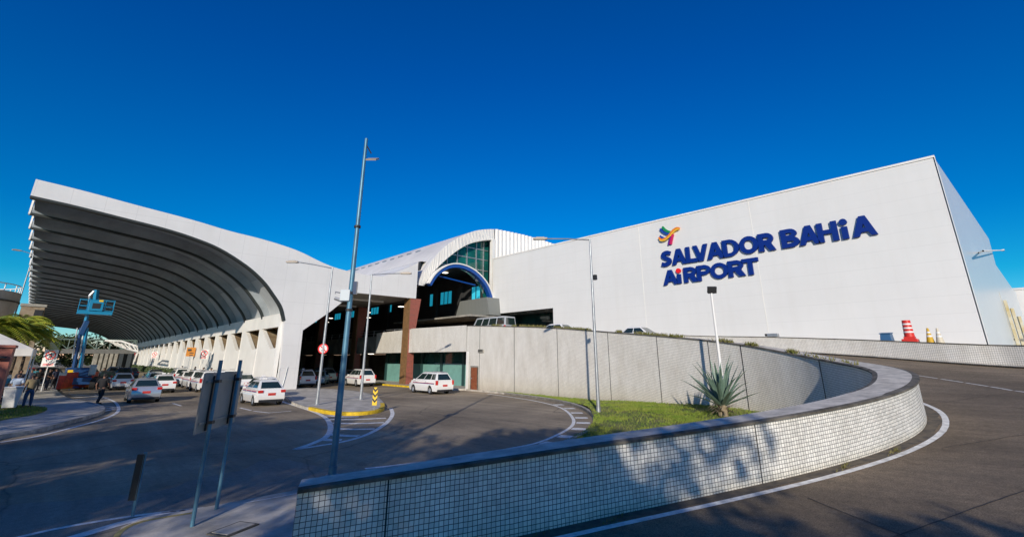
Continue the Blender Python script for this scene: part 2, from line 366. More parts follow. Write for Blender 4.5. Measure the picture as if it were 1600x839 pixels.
# ================================================================== SETTING
# ---- ground, lower road
g=MB().add([(-2500,-2500,-.12),(2500,-2500,-.12),(2500,2500,-.12),(-2500,2500,-.12)],[(0,1,2,3)]).build('ground',mat('earth',(.12,.115,.08),.95,col2=(.07,.09,.04),vscale=.02),fix=False); tag(g,kind='structure')
g=MB().add([(-60,-30,0),(60,-30,0),(60,420,0),(-60,420,0)],[(0,1,2,3)]).build('lower_road',M_road,fix=False); tag(g,kind='structure')
# ---- ramp: parapet line (road-side face) and outer line
OP=[(2.45,6.54,1.17),(3.44,6.08,1.25),(5.22,5.30,1.38),(6.48,4.80,1.46),(8.31,4.09,1.56),(10.52,3.23,1.71),(12.69,2.55,1.87),(14.7,2.16,2.04),(16.3,2.12,2.2),(18.0,2.4,2.33),(19.8,3.15,2.46),(21.5,4.4,2.62),(23.1,6.2,2.9),(24.4,8.6,3.3),(25.3,11.5,3.68),(26.0,15,4.05),(26.6,19,4.45),(27.1,24,4.93),(27.4,29,5.28),(27.5,34.6,5.62)]
OPs=interp(OP,6); OPn=normals2(OPs); NO=len(OPs)
def owidth(i):
    x=OPs[i][0]; y=OPs[i][1]
    return .42+.18*min(1,max(0,(x-2.4)/8))+.32*min(1,max(0,(x-11)/6))
IPs=[np.array((OPs[i][0]+OPn[i][0]*owidth(i),OPs[i][1]+OPn[i][1]*owidth(i),OPs[i][2])) for i in range(NO)]
ROADZ=[max(.12,OPs[i][2]-1.02) for i in range(NO)]
def arclen(P):
    s=[0]
    for i in range(1,len(P)): s.append(s[-1]+float(np.linalg.norm(P[i][:2]-P[i-1][:2])))
    return s
SO=arclen(OPs); SI=arclen(IPs)
GZ=lambda x,y: .12+.30*min(1,max(0,(x-14)/8))*min(1,max(0,(20-y)/8))   # garden level
par=empty('ramp_parapet_wall',(2.45,6.54,0),'white tiled parapet curving along the ramp and round into the tall retaining wall','wall')
def rel(o,root):
    o.parent=root; o.matrix_parent_inverse=Matrix.Translation(-root.location); return o
CAPT=.062
q=[]
for i in range(NO-1):
    a,b=OPs[i],OPs[i+1]; za,zb=ROADZ[i]-.15,ROADZ[i+1]-.15; ta,tb=a[2]-CAPT,b[2]-CAPT
    q.append(([(a[0],a[1],za),(b[0],b[1],zb),(b[0],b[1],tb),(a[0],a[1],ta)],[(SO[i],za-ta),(SO[i+1],zb-tb),(SO[i+1],0),(SO[i],0)],[0,0,1,1]))
a=OPs[0]; c=IPs[0]; za=-.05; ta=a[2]-CAPT
q.append(([(c[0],c[1],za),(a[0],a[1],za),(a[0],a[1],ta),(c[0],c[1],ta)],[(-.42,za-ta),(0,za-ta),(0,0),(-.42,0)],[0,0,1,1]))
rel(uvmesh('tiled_face',q,M_tile),par)
q=[]
for i in range(NO-1):
    a,b=IPs[i],IPs[i+1]; za,zb=-.05,-.05; ta,tb=a[2]-CAPT,b[2]-CAPT
    q.append(([(b[0],b[1],zb),(a[0],a[1],za),(a[0],a[1],ta),(b[0],b[1],tb)],[(SI[i+1],zb-tb),(SI[i],za-ta),(SI[i],0),(SI[i+1],0)],[0,0,1,1] if True else 0))
rel(uvmesh('weathered_inner_face',q,M_tileb),par)
# cap: dark stained slab with pale worn top strip
mb=MB(); mt=MB()
for i in range(NO-1):
    pts=[]
    for k in (i,i+1):
        o_,n_,wd,z=OPs[k],OPn[k],owidth(k),OPs[k][2]
        e=.05
        pts.append([(o_[0]-n_[0]*e,o_[1]-n_[1]*e,z-CAPT),(o_[0]-n_[0]*e,o_[1]-n_[1]*e,z-.02),(o_[0]+n_[0]*(wd+e),o_[1]+n_[1]*(wd+e),z-.02),(o_[0]+n_[0]*(wd+e),o_[1]+n_[1]*(wd+e),z-CAPT)])
        j=wd*.5*(.03 if o_[0]<13.5 else .20)+.01
        pts[-1].append((o_[0]+n_[0]*j,o_[1]+n_[1]*j,z)); pts[-1].append((o_[0]+n_[0]*(wd-j*.7),o_[1]+n_[1]*(wd-j*.7),z))
    A,B=pts
    mb.add(A[:4]+B[:4],[(0,1,5,4),(1,2,6,5),(2,3,7,6),(3,0,4,7)]+([(0,3,2,1)] if i==0 else [])+([(4,5,6,7)] if i==NO-2 else []))
    mt.add([A[1],A[4],A[5],A[2],B[1],B[4],B[5],B[2]],[(1,2,6,5)]); 
    mb.add([A[1],A[4],A[5],A[2],B[1],B[4],B[5],B[2]],[(0,1,5,4),(2,3,7,6)])
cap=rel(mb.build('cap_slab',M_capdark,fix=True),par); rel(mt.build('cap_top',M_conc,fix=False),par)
for p_ in [o for o in par.children if o.name.startswith('cap_top')]:
    if p_.data.polygons[0].normal.z<0: p_.data.flip_normals()
# expansion joints
def joint_at(P,N,i,side,z0,z1,wd=.022):
    d=np.array((N[i][1],-N[i][0])); c=P[i][:2]+N[i]*side*.004; m=MB()
    m.add([(c[0]-d[0]*wd/2,c[1]-d[1]*wd/2,z0),(c[0]+d[0]*wd/2,c[1]+d[1]*wd/2,z0),(c[0]+d[0]*wd/2+N[i][0]*side*.004,c[1]+d[1]*wd/2+N[i][1]*side*.004,z1),(c[0]-d[0]*wd/2+N[i][0]*side*.004,c[1]-d[1]*wd/2+N[i][1]*side*.004,z1)],[(0,1,2,3)]); return rel(m.build('expansion_joint',M_bkmetal,fix=False),par)
for s_ in (1.05,7.7): 
    i=min(range(NO),key=lambda k:abs(SO[k]-s_)); joint_at(OPs,OPn,i,-1,ROADZ[i],OPs[i][2]-CAPT)
for y_ in (5.6,9.4,11.3,14.8,18.5,23.2,28.2,32.6):
    i=min(range(NO//2+6,NO),key=lambda k:abs(IPs[k][1]-y_)); joint_at(IPs,OPn,i,1,.1,IPs[i][2]-CAPT,.05)
# ---- outer edge of the ramp
QP=[(-9,2.5,.10),(-5,-2,.45),(1,-6,.8),(8,-9,1.1),(17,-10.5,1.45),(25,-9,1.8),(30,-5.3,2.05),(32.9,0,2.25),(33.6,2.5,2.42),(34.9,6.9,2.80),(35.6,12,3.16),(35.9,18,3.5),(36,24,4.05),(36,30,4.4),(36,36.5,4.72)]
QPs=interp(QP,8); SQ=arclen(QPs)
def resample(P,n):
    s=arclen(P); T=np.linspace(0,s[-1],n); A=np.array(P); return [np.array([np.interp(t,s,A[:,k]) for k in range(A.shape[1])]) for t in T]
def sub(P,cond): return [p for p in P if cond(p)]
INr=[np.array((OPs[i][0],OPs[i][1],ROADZ[i])) for i in range(NO)]
pre=[np.array((-3.5,9.2,.012)),np.array((0.2,7.6,.03)),np.array((1.6,6.95,.09))]
INr=pre+INr+[np.array((27.5,36.5,4.72))]
# match both edges by a hand-laid correspondence
kA=[0,3+0,3+24,3+48,3+60,3+78,3+96,len(INr)-1]; kQ=[0,4,20,38,50,60,76,len(QPs)-1]
A=[];B=[]
for s_ in range(len(kA)-1):
    n=16; a=resample(INr[kA[s_]:kA[s_+1]+1],n); b=resample(QPs[kQ[s_]:kQ[s_+1]+1],n); A+=a[(0 if s_==0 else 1):]; B+=b[(0 if s_==0 else 1):]
A[0][2]=.012;B[0][2]=.012
rows=6; mb=MB(); nA=len(A)
for r in range(rows+1):
    f=r/rows
    for i in range(nA): p=A[i]*(1-f)+B[i]*f; mb.v.append(tuple(p))
for r in range(rows):
    for i in range(nA-1): mb.f.append((r*nA+i,r*nA+i+1,(r+1)*nA+i+1,(r+1)*nA+i))
o=mb.build('ramp_road',M_ramp,fix=False,smooth=True); tag(o,kind='structure')
if o.data.polygons[0].normal.z<0: o.data.flip_normals()
RAMP_A,RAMP_B=A,B
def ramp_pt(i,off):
    a,b=RAMP_A[i],RAMP_B[i]; d=(b-a); L=np.linalg.norm(d[:2]); return a+d*(off/L)
# white edge line, gritty gutter and centre dashes
i0=14
line_on('ramp_edge_line',[ramp_pt(i,.40) for i in range(i0,nA-30)],.13,M_paint)
gut=strip('ramp_gutter',[ramp_pt(i,.02)+np.array((0,0,.005)) for i in range(i0,nA-2)],[ramp_pt(i,.29+.05*math.sin(i*1.7))+np.array((0,0,.004)) for i in range(i0,nA-2)],mat('gutter_grit',(.16,.13,.09),.95,col2=(.07,.06,.05),vscale=5)); tag(gut,kind='structure')
L=resample([ramp_pt(i,4.6) for i in range(45,nA-8)],260)
line_on('ramp_centre_line',L,.10,M_paint,dash=(1.0,.12))
# slab joints in the ramp surface (tar seams)
from mathutils.bvhtree import BVHTree
_rm=bpy.data.objects['ramp_road'].data; RBV=BVHTree.FromPolygons([v.co[:] for v in _rm.vertices],[p.vertices[:] for p in _rm.polygons])
M_seam=mat('tar_seam',(.035,.032,.03),.8)
for (p,qq) in (((1262,778),(1470,860)),((1330,862),(1640,752)),((1390,640),(1640,606)),((1470,700),(1640,672))):
    pts_=[]
    for k in range(25):
        f=k/24; d_=ray(p[0]*(1-f)+qq[0]*f+random.uniform(-.8,.8),p[1]*(1-f)+qq[1]*f+random.uniform(-.5,.5)); h_=RBV.ray_cast(CO,d_.normalized())
        if h_[0]: pts_.append(tuple(h_[0]))
    if len(pts_)>2: line_on('tar_seam',pts_,.022,M_seam,dz=.004)
# deck at terminal level
DZ=4.72
o=MB().add([(27.5,36.5,DZ),(38,36.5,DZ),(38,240,DZ),(27.5,240,DZ)],[(0,1,2,3)]).build('upper_road',M_ramp,fix=False); tag(o,kind='structure')
# terrace between the outer parapet and the hall
TR=[(p[0],p[1]) for p in QPs if p[1]>-6 and p[0]>28]
def tz(y): return float(np.interp(y,[-6,0,2.5,7,12,18,24,30,36.5],[3.0,3.22,3.38,3.72,4.05,4.25,4.3,4.5,4.72]))
TA=[np.array((x+.24,y,tz(y)-.04)) for x,y in TR]; TB=[np.array((95.,y,tz(y)-.04)) for x,y in TR]
o=strip('upper_pavement',TA,TB,M_walk); tag(o,kind='structure')
# outer parapet
op=empty('outer_parapet_wall',(34.9,6.9,2.8),'low grey tiled parapet on the far side of the ramp bend','wall')
OQ=[p for p in QPs if p[0]>17 and p[1]<19]; ON=normals2(OQ); SQ2=arclen(OQ); q=[];q2=[];mb=MB()
for i in range(len(OQ)-1):
    a,b=OQ[i],OQ[i+1]; ha=float(np.interp(a[1],[-8,0,18],[1.0,1.0,.9]));hb=float(np.interp(b[1],[-8,0,18],[1.0,1.0,.9]))
    q.append(([(b[0],b[1],b[2]-.1),(a[0],a[1],a[2]-.1),(a[0],a[1],a[2]+ha),(b[0],b[1],b[2]+hb)],[(SQ2[i+1],-1.1),(SQ2[i],-1.1),(SQ2[i],0),(SQ2[i+1],0)],[0,0,1,1]))
    oa=a[:2]-ON[i]*.22; ob=b[:2]-ON[i+1]*.22
    q.append(([(oa[0],oa[1],a[2]-.1),(ob[0],ob[1],b[2]-.1),(ob[0],ob[1],b[2]+hb),(oa[0],oa[1],a[2]+ha)],[(0,0)]*4,[0,0,1,1]))
    ea=a[:2]+ON[i]*.03; eb=b[:2]+ON[i+1]*.03
    oa=a[:2]-ON[i]*.25; ob=b[:2]-ON[i+1]*.25
    mb.add([(*ea,a[2]+ha),(*oa,a[2]+ha),(*ob,b[2]+hb),(*eb,b[2]+hb),(*ea,a[2]+ha+.05),(*oa,a[2]+ha+.05),(*ob,b[2]+hb+.05),(*eb,b[2]+hb+.05)],[(0,1,5,4),(4,5,6,7),(2,3,7,6),(3,0,4,7),(1,2,6,5)])
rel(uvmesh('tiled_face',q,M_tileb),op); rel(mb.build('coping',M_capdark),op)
k=strip('ramp_outer_kerb',[p+np.array((*(ON[i]*.02),.10)) for i,p in enumerate(OQ)],[p+np.array((*(ON[i]*.32),.07)) for i,p in enumerate(OQ)],M_kerb); tag(k,kind='structure')
# ---- garden inside the bend, kerbed pavement round it
SWO=[(10.9,10.3),(13.69,11.43),(16.07,12.57),(18.4,14.32),(21.63,17.3),(23.93,20.93),(25.3,24.86),(26.0,28.4),(26.3,31)]
RDE=[(5.5,12.4),(7.6,11.9),(9.31,11.81),(10.9,11.72),(12.68,12.01),(16.02,13.6),(18.78,15.91),(21.6,19.2),(23.5,23.0),(24.6,26.8),(25.5,30.85),(26.0,34.4)]
sw=interp(SWO,6); rd=interp(RDE,6); _n=normals2(rd); RK=[p-n*.95 for p,n in zip(rd,_n) if p[0]>8.9]; RK=[p for p in RK if p[1]<34.6]
inner=[p for i,p in enumerate(IPs)]
iF=min(range(NO//2),key=lambda k:abs(IPs[k][0]-9.0)); iB=min(range(NO//2,NO),key=lambda k:abs(IPs[k][1]-31))
poly=[(p[0],p[1],GZ(p[0],p[1])) for p in sw]+[(p[0]+.1,p[1],GZ(p[0],p[1])) for p in inner[iF:iB+1]][::-1]
GARDEN=[(p[0],p[1]) for p in poly]
o=fill('grass_bank',poly,M_grass); tag(o,kind='structure')
walkp=[(p[0],p[1],.14) for p in rd]+[(26.4,34.4,.14),(26.4,31,.14)]+[(p[0],p[1],.14) for p in sw][::-1]+[(7.2,8,.14),(3.6,6.9,.14),(3.2,9.5,.14)]
walkp=[(4.6,6.3,.135),(8.2,10.0,.135)]+[(p[0],p[1],.135) for p in RK]+[(26.45,34.4,.135)]+[(p[0],p[1],.135) for p in sw][::-1]+[(IPs[iF][0],IPs[iF][1]+.3,.135)]
o=fill('garden_pavement',walkp,M_walk,depth=.16); tag(o,kind='structure')
RKn=normals2(RK)
kb=strip('garden_kerb',[np.array((*p,.15)) for p in RK],[np.array((p[0]-n[0]*.18,p[1]-n[1]*.18,.15)) for p,n in zip(RK,RKn)],M_kerb); tag(kb,kind='structure')
mb=MB()
for a_,b_ in zip(RK[:-1],RK[1:]): mb.add([(*a_,0),(*b_,0),(*b_,.15),(*a_,.15)],[(0,1,2,3)])
tag(mb.build('garden_kerb_face',M_kerb,fix=False),kind='structure')
rdn=normals2(rd)
line_on('lane_edge_line',[np.array((*p,0)) for p in rd[2:60]],.15,M_paint)
# broad dashes painted beside the edge line
mb=MB()
for i in range(14,46,3):
    p,n=rd[i],rdn[i]; d=np.array((n[1],-n[0])); c=p-n*.42
    z=.006
    mb.add([(c[0]-d[0]*.28-n[0]*.3,c[1]-d[1]*.28-n[1]*.3,z),(c[0]+d[0]*.28-n[0]*.3,c[1]+d[1]*.28-n[1]*.3,z),(c[0]+d[0]*.28+n[0]*.3,c[1]+d[1]*.28+n[1]*.3,z),(c[0]-d[0]*.28+n[0]*.3,c[1]-d[1]*.28+n[1]*.3,z)],[(0,1,2,3)])
o=mb.build('kerb_dashes',M_paint,fix=False); tag(o,kind='structure')
if o.data.polygons[0].normal.z<0:o.data.flip_normals()
# ---- traffic island
isl=interp([(11.9,36),(10.75,31),(10.35,27),(10.45,24.4),(11.3,23.3),(12.7,23.8),(14.1,26),(15.7,29.5),(17.4,34),(18.2,40),(16.6,46),(14.5,46),(12.6,41),(11.9,36)],6)[:-1]
o=fill('island_pavement',[(p[0],p[1],.14) for p in isl],M_walk,depth=.16); tag(o,kind='structure')
il=isl+[isl[0]]; iln=normals2(il)
o=strip('island_kerb',[np.array((p[0],p[1],.152)) for p in il],[np.array((p[0]+n[0]*.2,p[1]+n[1]*.2,.152)) for p,n in zip(il,iln)],M_kerb); tag(o,kind='structure')
yy=[i for i,p in enumerate(il) if p[1]<27.6]
o=strip('island_yellow_kerb',[np.array((il[i][0]-iln[i][0]*.012,il[i][1]-iln[i][1]*.012,.158)) for i in yy],[np.array((il[i][0]+iln[i][0]*.22,il[i][1]+iln[i][1]*.22,.158)) for i in yy],M_kerby)
mb=MB()
for a_,b_ in zip(yy[:-1],yy[1:]):
    pa=il[a_]-iln[a_]*.012; pb=il[b_]-iln[b_]*.012; mb.add([(*pa,0),(*pb,0),(*pb,.158),(*pa,.158)],[(0,1,2,3)])
k2=mb.build('island_yellow_kerb_face',M_kerby,fix=False); tag(o,kind='structure'); tag(k2,kind='structure')
# gore markings
def pxline(name,pts,wd,m=M_paint,z=0.,n=6):
    return line_on(name,interp([tuple(atZ(*p,z)) for p in pts],n),wd,m)
pxline('gore_outline',[(440,627),(478,639),(505,650),(516,664),(512,680),(490,692),(461,702)],.22)
pxline('gore_outline',[(461,702),(500,696),(540,689),(575,678),(602,662),(613,648),(611,638)],.20)
for a_,b_ in (((514,655),(603,653)),((517,661),(600,660)),((517,669),(585,670)),((513,678),(560,681)),((502,686),(534,687)),((511,649),(560,651))):
    pxline('gore_stripe',[a_,((a_[0]+b_[0])/2,(a_[1]+b_[1])/2+1.0),b_],.36)
# lane dashes and bay marks
for a_,b_ in (((375,637),(392,641)),((396,642),(422,645)),((418,645),(455,642)),((270,630),(283,634)),((340,604),(352,612))):
    pxline('bay_mark',[a_,b_],.14)
# bottom-left lines
pxline('lane_line_near',[(-60,862),(60,832),(150,815),(240,802),(318,795)],.12)
pxline('lane_line_near',[(60,856),(150,829),(200,815),(260,802),(318,795)],.24)
# nose pavement by the wall end
P=lambda x,y: atZ(x,y,0)
nose=[P(170,870),P(188,829),P(225,813),P(300,800),P(380,785),P(468,768)]
nose=[(v.x,v.y) for v in nose]+[(5.3,10.3),(7.5,8.4),(6.6,5.9),(3.6,6.4),(1.4,7.2),(-.4,8.4)]
o=fill('nose_pavement',[(p[0],p[1],.05) for p in nose],M_walk,depth=.1); tag(o,kind='structure')
pxline('nose_kerb_line',[(176,850),(190,829),(225,814),(300,801)],.09,M_painty,z=.05)
pxline('nose_white_edge',[(380,786),(425,778),(468,770)],.05,M_paint,z=.05)
# drain cover in the nose pavement
d_=empty('drain_cover',tuple(atZ(365,826,.06)),'flat square drain cover in the pavement by the wall end','drain cover')
MB().box((0,0,.0),(.62,.42,.02),rz=.5).build('frame',M_capdark,d_); MB().box((0,0,.012),(.52,.32,.012),rz=.5).build('lid',M_walk,d_)
pp=[P(x,y) for x,y in ((-120,800),(0,790),(60,784),(105,783),(160,775),(215,771),(265,763),(300,750),(335,742),(380,734),(405,720),(438,716),(470,722),(520,735),(600,728),(700,712),(740,716),(700,760))]
o=fill('asphalt_patch',[(v.x,v.y,.003) for v in pp]+[(6.5,6.5,.003),(-3,8,.003),(-8,11,.003)],asphalt('patch_asphalt',(.23,.205,.17),(.34,.30,.24),sc=1.4)); tag(o,kind='structure')
# ---- left pavement
LW=[(-1.6,23.6),(-1.08,25.16),(-.31,26.01),(.56,28.25),(1.5,31.0),(2.05,33.28),(2.15,36.33),(1.71,39.85),(.9,44),(.56,47.42),(.08,56.86),(-.37,74),(-2,200)]
lw=interp(LW,6)
o=fill('left_pavement',[(p[0],p[1],.14) for p in lw]+[(-60,200,.14),(-60,14,.14),(-6,16,.14),(-3,20,.14)],M_walk,depth=.16); tag(o,kind='structure')
ln=normals2(lw)
o=strip('left_kerb',[np.array((p[0],p[1],.153)) for p in lw],[np.array((p[0]+n[0]*.22,p[1]+n[1]*.22,.153)) for p,n in zip(lw,ln)],M_kerb); tag(o,kind='structure')
mb=MB()
for a_,b_ in zip(range(len(lw)-1),range(1,len(lw))):
    pa=lw[a_]-ln[a_]*.01; pb=lw[b_]-ln[b_]*.01; mb.add([(*pa,0),(*pb,0),(*pb,.153),(*pa,.153)],[(0,1,2,3)])
tag(mb.build('left_kerb_face',M_kerb,fix=False),kind='structure')
pxline('left_edge_line',[(0,691),(60,681),(120,666),(160,655),(182,645),(185,636),(178,627),(160,620),(148,617)],.16)
for t_ in range(9):
    f=t_/8; a_=(108+f*38,616+f*30); b_=(168+f*14,621+f*17)
    pxline('hatch_stripe',[a_,b_],.20)
vg=interp([(-1.9,29.5),(-1.2,31.5),(-.55,32.6),(-.2,34.35),(-.15,36.4),(-.7,38.6),(-2.2,40.6),(-6,41)],5)
o=fill('verge_grass',[(p[0],p[1],.16) for p in vg]+[(-14,41,.16),(-14,29,.16)],M_grass,depth=.05); tag(o,kind='structure')
# ================================================================== TERMINAL : canopy
can=empty('curved_canopy_building',(15.,44.5,0),'long white ribbed canopy sweeping over the taxi lane on a row of tapered piers','canopy')
Bp=[(-3.93,13.38),(-1.5,13.17),(1.46,12.81),(3.7,12.53),(5.69,12.15),(7.75,11.54),(9.97,10.39),(11.46,9.27),(12.46,8.18),(13.31,7.07),(13.74,5.92)]
Tp=[(-3.92,14.64),(-1.28,14.4),(1.8,14.02),(5.44,13.6),(8.24,13.17),(10.93,12.89),(13.91,12.36),(16.37,11.55),(18.23,11.13),(21.25,10.88),(23.15,11.1),(25.78,12.3),(27.01,13.05)]
Bs=[tuple(p) for p in interp(Bp,4)]; Ts=[tuple(p) for p in interp(Tp,4)]
Y0,PT,NR=44.5,6.25,30
# front fascia with the end column and the link beam (one clad frame)
pol=Bs+[(13.74,5.35),(13.86,3.6),(14.0,0),(15.49,0),(15.4,5.15),(17.74,7.0),(18.66,7.85),(19.89,8.98),(26.99,8.98),(27.01,13.05)]+Ts[::-1][1:]
def frame_mesh(pol,y0,y1,name,m):
    b=bmesh.new()
    f=[b.verts.new((x,y0,z)) for x,z in pol]; k=[b.verts.new((x,y1,z)) for x,z in pol]; n=len(pol)
    ed=[b.edges.new((f[i],f[(i+1)%n])) for i in range(n)]; bmesh.ops.triangle_fill(b,edges=ed,use_beauty=False)
    ek=[b.edges.new((k[i],k[(i+1)%n])) for i in range(n)]; bmesh.ops.triangle_fill(b,edges=ek,use_beauty=False)
    for i in range(n): b.faces.new((f[i],f[(i+1)%n],k[(i+1)%n],k[i]))
    bmesh.ops.recalc_face_normals(b,faces=b.faces)
    me=bpy.data.meshes.new(name); b.to_mesh(me); b.free(); me.materials.append(m)
    o=bpy.data.objects.new(name,me); COL.objects.link(o); return o
rel(frame_mesh(pol,Y0,Y0+.55,'front_fascia',M_canw),can)
# dark edging strip under the fascia
def offs0(P,d):
    out=[]
    for i,(x,z) in enumerate(P):
        a=P[max(i-1,0)]; b=P[min(i+1,len(P)-1)]; dx,dz=b[0]-a[0],b[1]-a[1]; L=math.hypot(dx,dz); out.append((x-dz/L*d,z+dx/L*d))
    return out
mb=MB(); n=len(Bs); E0=offs0(Bs,-.09); E1=offs0(Bs,.06)
mb.add([(x,Y0-.02,z) for x,z in E0]+[(x,Y0-.02,z) for x,z in E1]+[(x,Y0+.6,z) for x,z in E0],[(i,i+1,n+i+1,n+i) for i in range(n-1)]+[(i,2*n+i,2*n+i+1,i+1) for i in range(n-1)])
rel(mb.build('fascia_edging',M_ribedge),can)
def tipx(y): return -.039*(y-Y0)
def tipz(y): return .45*min(1,(y-Y0)/30)
def prof(y,lift=0.):
    """underside of a rib at y: the tip drifts outward along the building"""
    out=[]
    for x,z in Bs:
        f=(13.74-x)/17.67; out.append((x+tipx(y)*f,z+tipz(y)*f+lift))
    return out
def offs(P,d):
    out=[]; d0=d
    for i,(x,z) in enumerate(P):
        if isinstance(d0,tuple): f_=i/(len(P)-1); d=d0[0]*(1-f_)+d0[1]*f_
        a=P[max(i-1,0)]; b=P[min(i+1,len(P)-1)]; dx,dz=b[0]-a[0],b[1]-a[1]; L=math.hypot(dx,dz); out.append((x-dz/L*d,z+dx/L*d))
    return out
for k in range(1,NR):
    y=Y0+PT*k; P=prof(y); Q=offs(P,(1.15,.66))
    n=len(P); mb=MB(); th=.16
    mb.add([(x,y-th,z) for x,z in P]+[(x,y-th,z) for x,z in Q]+[(x,y+th,z) for x,z in P]+[(x,y+th,z) for x,z in Q],
      [(i,i+1,n+i+1,n+i) for i in range(n-1)]+[(2*n+i,3*n+i,3*n+i+1,2*n+i+1) for i in range(n-1)]+[(i,2*n+i,2*n+i+1,i+1) for i in range(n-1)]+[(0,n,3*n,2*n)])
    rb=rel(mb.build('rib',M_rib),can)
    mb=MB(); E0=offs(P,-.08); E1=offs(P,.10); ya_,yb_=y-th-.05,y+th
    mb.add([(x,ya_,z) for x,z in E0]+[(x,ya_,z) for x,z in E1]+[(x,yb_,z) for x,z in E0],[(i,i+1,n+i+1,n+i) for i in range(n-1)]+[(i,2*n+i,2*n+i+1,i+1) for i in range(n-1)])
    e=mb.build('edge_strip',M_ribedge); e.parent=rb; e.matrix_parent_inverse=Matrix.Identity(4)
    mb=MB(); xt,zt=P[0]; mb.bb((xt-.10,y-.20,zt-.05),(xt+.01,y+.20,zt+1.15)); e=mb.build('tip_plate',M_pier); e.parent=rb
# roof shell: underside following the ribs, outside following the fascia top
YE=Y0+PT*(NR-1)+.3
ys=[Y0+.5,Y0+PT,Y0+2*PT,Y0+4*PT,Y0+8*PT,Y0+16*PT,YE]
mb=MB(); nB=len(Bs)
for y in ys:
    for x,z in offs(prof(y),(1.13,.64)): mb.v.append((x,y,z))
for j in range(len(ys)-1):
    for i in range(nB-1): mb.f.append((j*nB+i,j*nB+i+1,(j+1)*nB+i+1,(j+1)*nB+i))
su=mb; k_=int(nB*.70); su1=MB(); su1.v=list(mb.v); su1.f=[f for f in mb.f if (f[0]%nB)<k_]; su2=MB(); su2.v=list(mb.v); su2.f=[f for f in mb.f if (f[0]%nB)>=k_]
rel(su1.build('shell_underside',M_rib,smooth=True,fix=False),can); rel(su2.build('shell_foot',mat('shell_foot_sunlit_grey',(.46,.48,.49),.6,var=.08),smooth=True,fix=False),can)  # foot gets a paler grey than the underside, sunlight put into its colour
mb=MB(); nT=len(Ts)
for y in ys:
    for x,z in Ts:
        f=max(0,(13.74-x)/17.67); mb.v.append((x+tipx(y)*f-.0,y,z+tipz(y)*f+.02-.02*(x>13)))
for j in range(len(ys)-1):
    for i in range(nT-1): mb.f.append((j*nT+i,(j+1)*nT+i,(j+1)*nT+i+1,j*nT+i+1))
rel(mb.build('roof_sheet',M_pier,smooth=True,fix=False),can)
# edge gutter closing the tip
mb=MB()
for j in range(len(ys)-1):
    a,b=ys[j],ys[j+1]
    def tp(y): x,z=offs(prof(y),(1.13,.64))[0]; x2,z2=Ts[0]; return (x,z),(x2+tipx(y),z2+tipz(y))
    (p1,p2),(p3,p4)=tp(a),tp(b)
    p1=(p1[0]+.06,p1[1]-.80); p3=(p3[0]+.06,p3[1]-.80)
    mb.add([(p1[0],a,p1[1]),(p2[0],a,p2[1]),(p4[0],b,p4[1]),(p3[0],b,p3[1])],[(0,1,2,3)])
rel(mb.build('eaves_edge',M_pier,fix=False),can)
# pier wall along the lane, V openings near the top, brown reveals behind them
XW=13.5
for k in range(NR-1):
    ya=Y0+PT*k+(.55 if k==0 else .0); yb=Y0+PT*(k+1)
    # wall polygon in (y,z) with the opening cut out of its upper near side
    o1=ya+.2; 
    outer=[(ya,0),(yb,0),(yb,6.55),(ya,6.55)]
    tri=[(o1,5.42),(o1+4.9,5.42),(o1+1.4,3.50),(o1,3.60)]
    b=bmesh.new()
    for xx in (XW,XW+.35):
        vo=[b.verts.new((xx,p[0],p[1])) for p in outer]; vt=[b.verts.new((xx,p[0],p[1])) for p in tri]
        ed=[b.edges.new((vo[i],vo[(i+1)%4])) for i in range(4)]+[b.edges.new((vt[i],vt[(i+1)%4])) for i in range(4)]
        bmesh.ops.triangle_fill(b,edges=ed,use_beauty=True)
    b.verts.ensure_lookup_table()
    v=b.verts[:]
    for s_ in ((0,4),):
        for i in range(4):
            b.faces.new((v[i],v[(i+1)%4],v[8+(i+1)%4],v[8+i])); b.faces.new((v[4+i],v[4+(i+1)%4],v[12+(i+1)%4],v[12+i]))
    bmesh.ops.recalc_face_normals(b,faces=b.faces)
    me=bpy.data.meshes.new('pier'); b.to_mesh(me); b.free(); me.materials.append(M_pier)
    pr=bpy.data.objects.new('pier',me); COL.objects.link(pr); rel(pr,can)
    mb=MB(); 
    mb.add([(XW+.36,o1+5.0,5.5),(XW+.36,o1+1.5,3.4),(XW+1.3,o1+1.7,3.4),(XW+1.3,o1+5.1,5.5),(XW+.36,o1-.1,3.4),(XW+1.3,o1-.1,3.4),(XW+1.3,o1-.1,5.5),(XW+.36,o1-.1,5.5)],[(0,1,2,3),(1,4,5,2),(4,7,6,5),(0,3,6,7),(2,5,6,3)])
    e=mb.build('recess',M_brown,fix=False); e.parent=pr
    # projecting blade at the pier joint
    mb=MB().prism([(XW-.003,0),(XW-.003,5.4),(XW-.02,5.4),(XW-.10,0)],'y',yb-.03,yb+.03); e=mb.build('blade',M_pier); e.parent=pr
mb=MB().bb((XW-.01,Y0+.55,6.52),(14.2,YE,6.6)); rel(mb.build('ledge',M_pier),can)
mb=MB().bb((14.9,Y0+.6,0),(15.3,YE,6.5)); rel(mb.build('back_wall',M_beton),can)
# link soffit between canopy and hall, with light strips
mb=MB().add([(15.3,Y0+.5,9.0),(27,Y0+.5,9.0),(27,YE,9.0),(15.3,YE,9.0),(15.3,Y0+.5,9.1),(27,Y0+.5,9.1),(27,YE,9.1),(15.3,YE,9.1)],[(0,1,2,3),(4,7,6,5),(0,4,5,1),(2,6,7,3),(0,3,7,4)])
sf=rel(mb.build('link_soffit',M_beton),can)
for yy_ in (49,56,63,70): 
    e=MB().bb((19.5,yy_,8.8),(25.5,yy_+.18,8.99)).build('tube_light',M_pier); e.parent=sf
mb=MB().bb((26.8,Y0+.5,9.1),(27.0,YE,12.9)); rel(mb.build('valley_wall',M_pier),can)
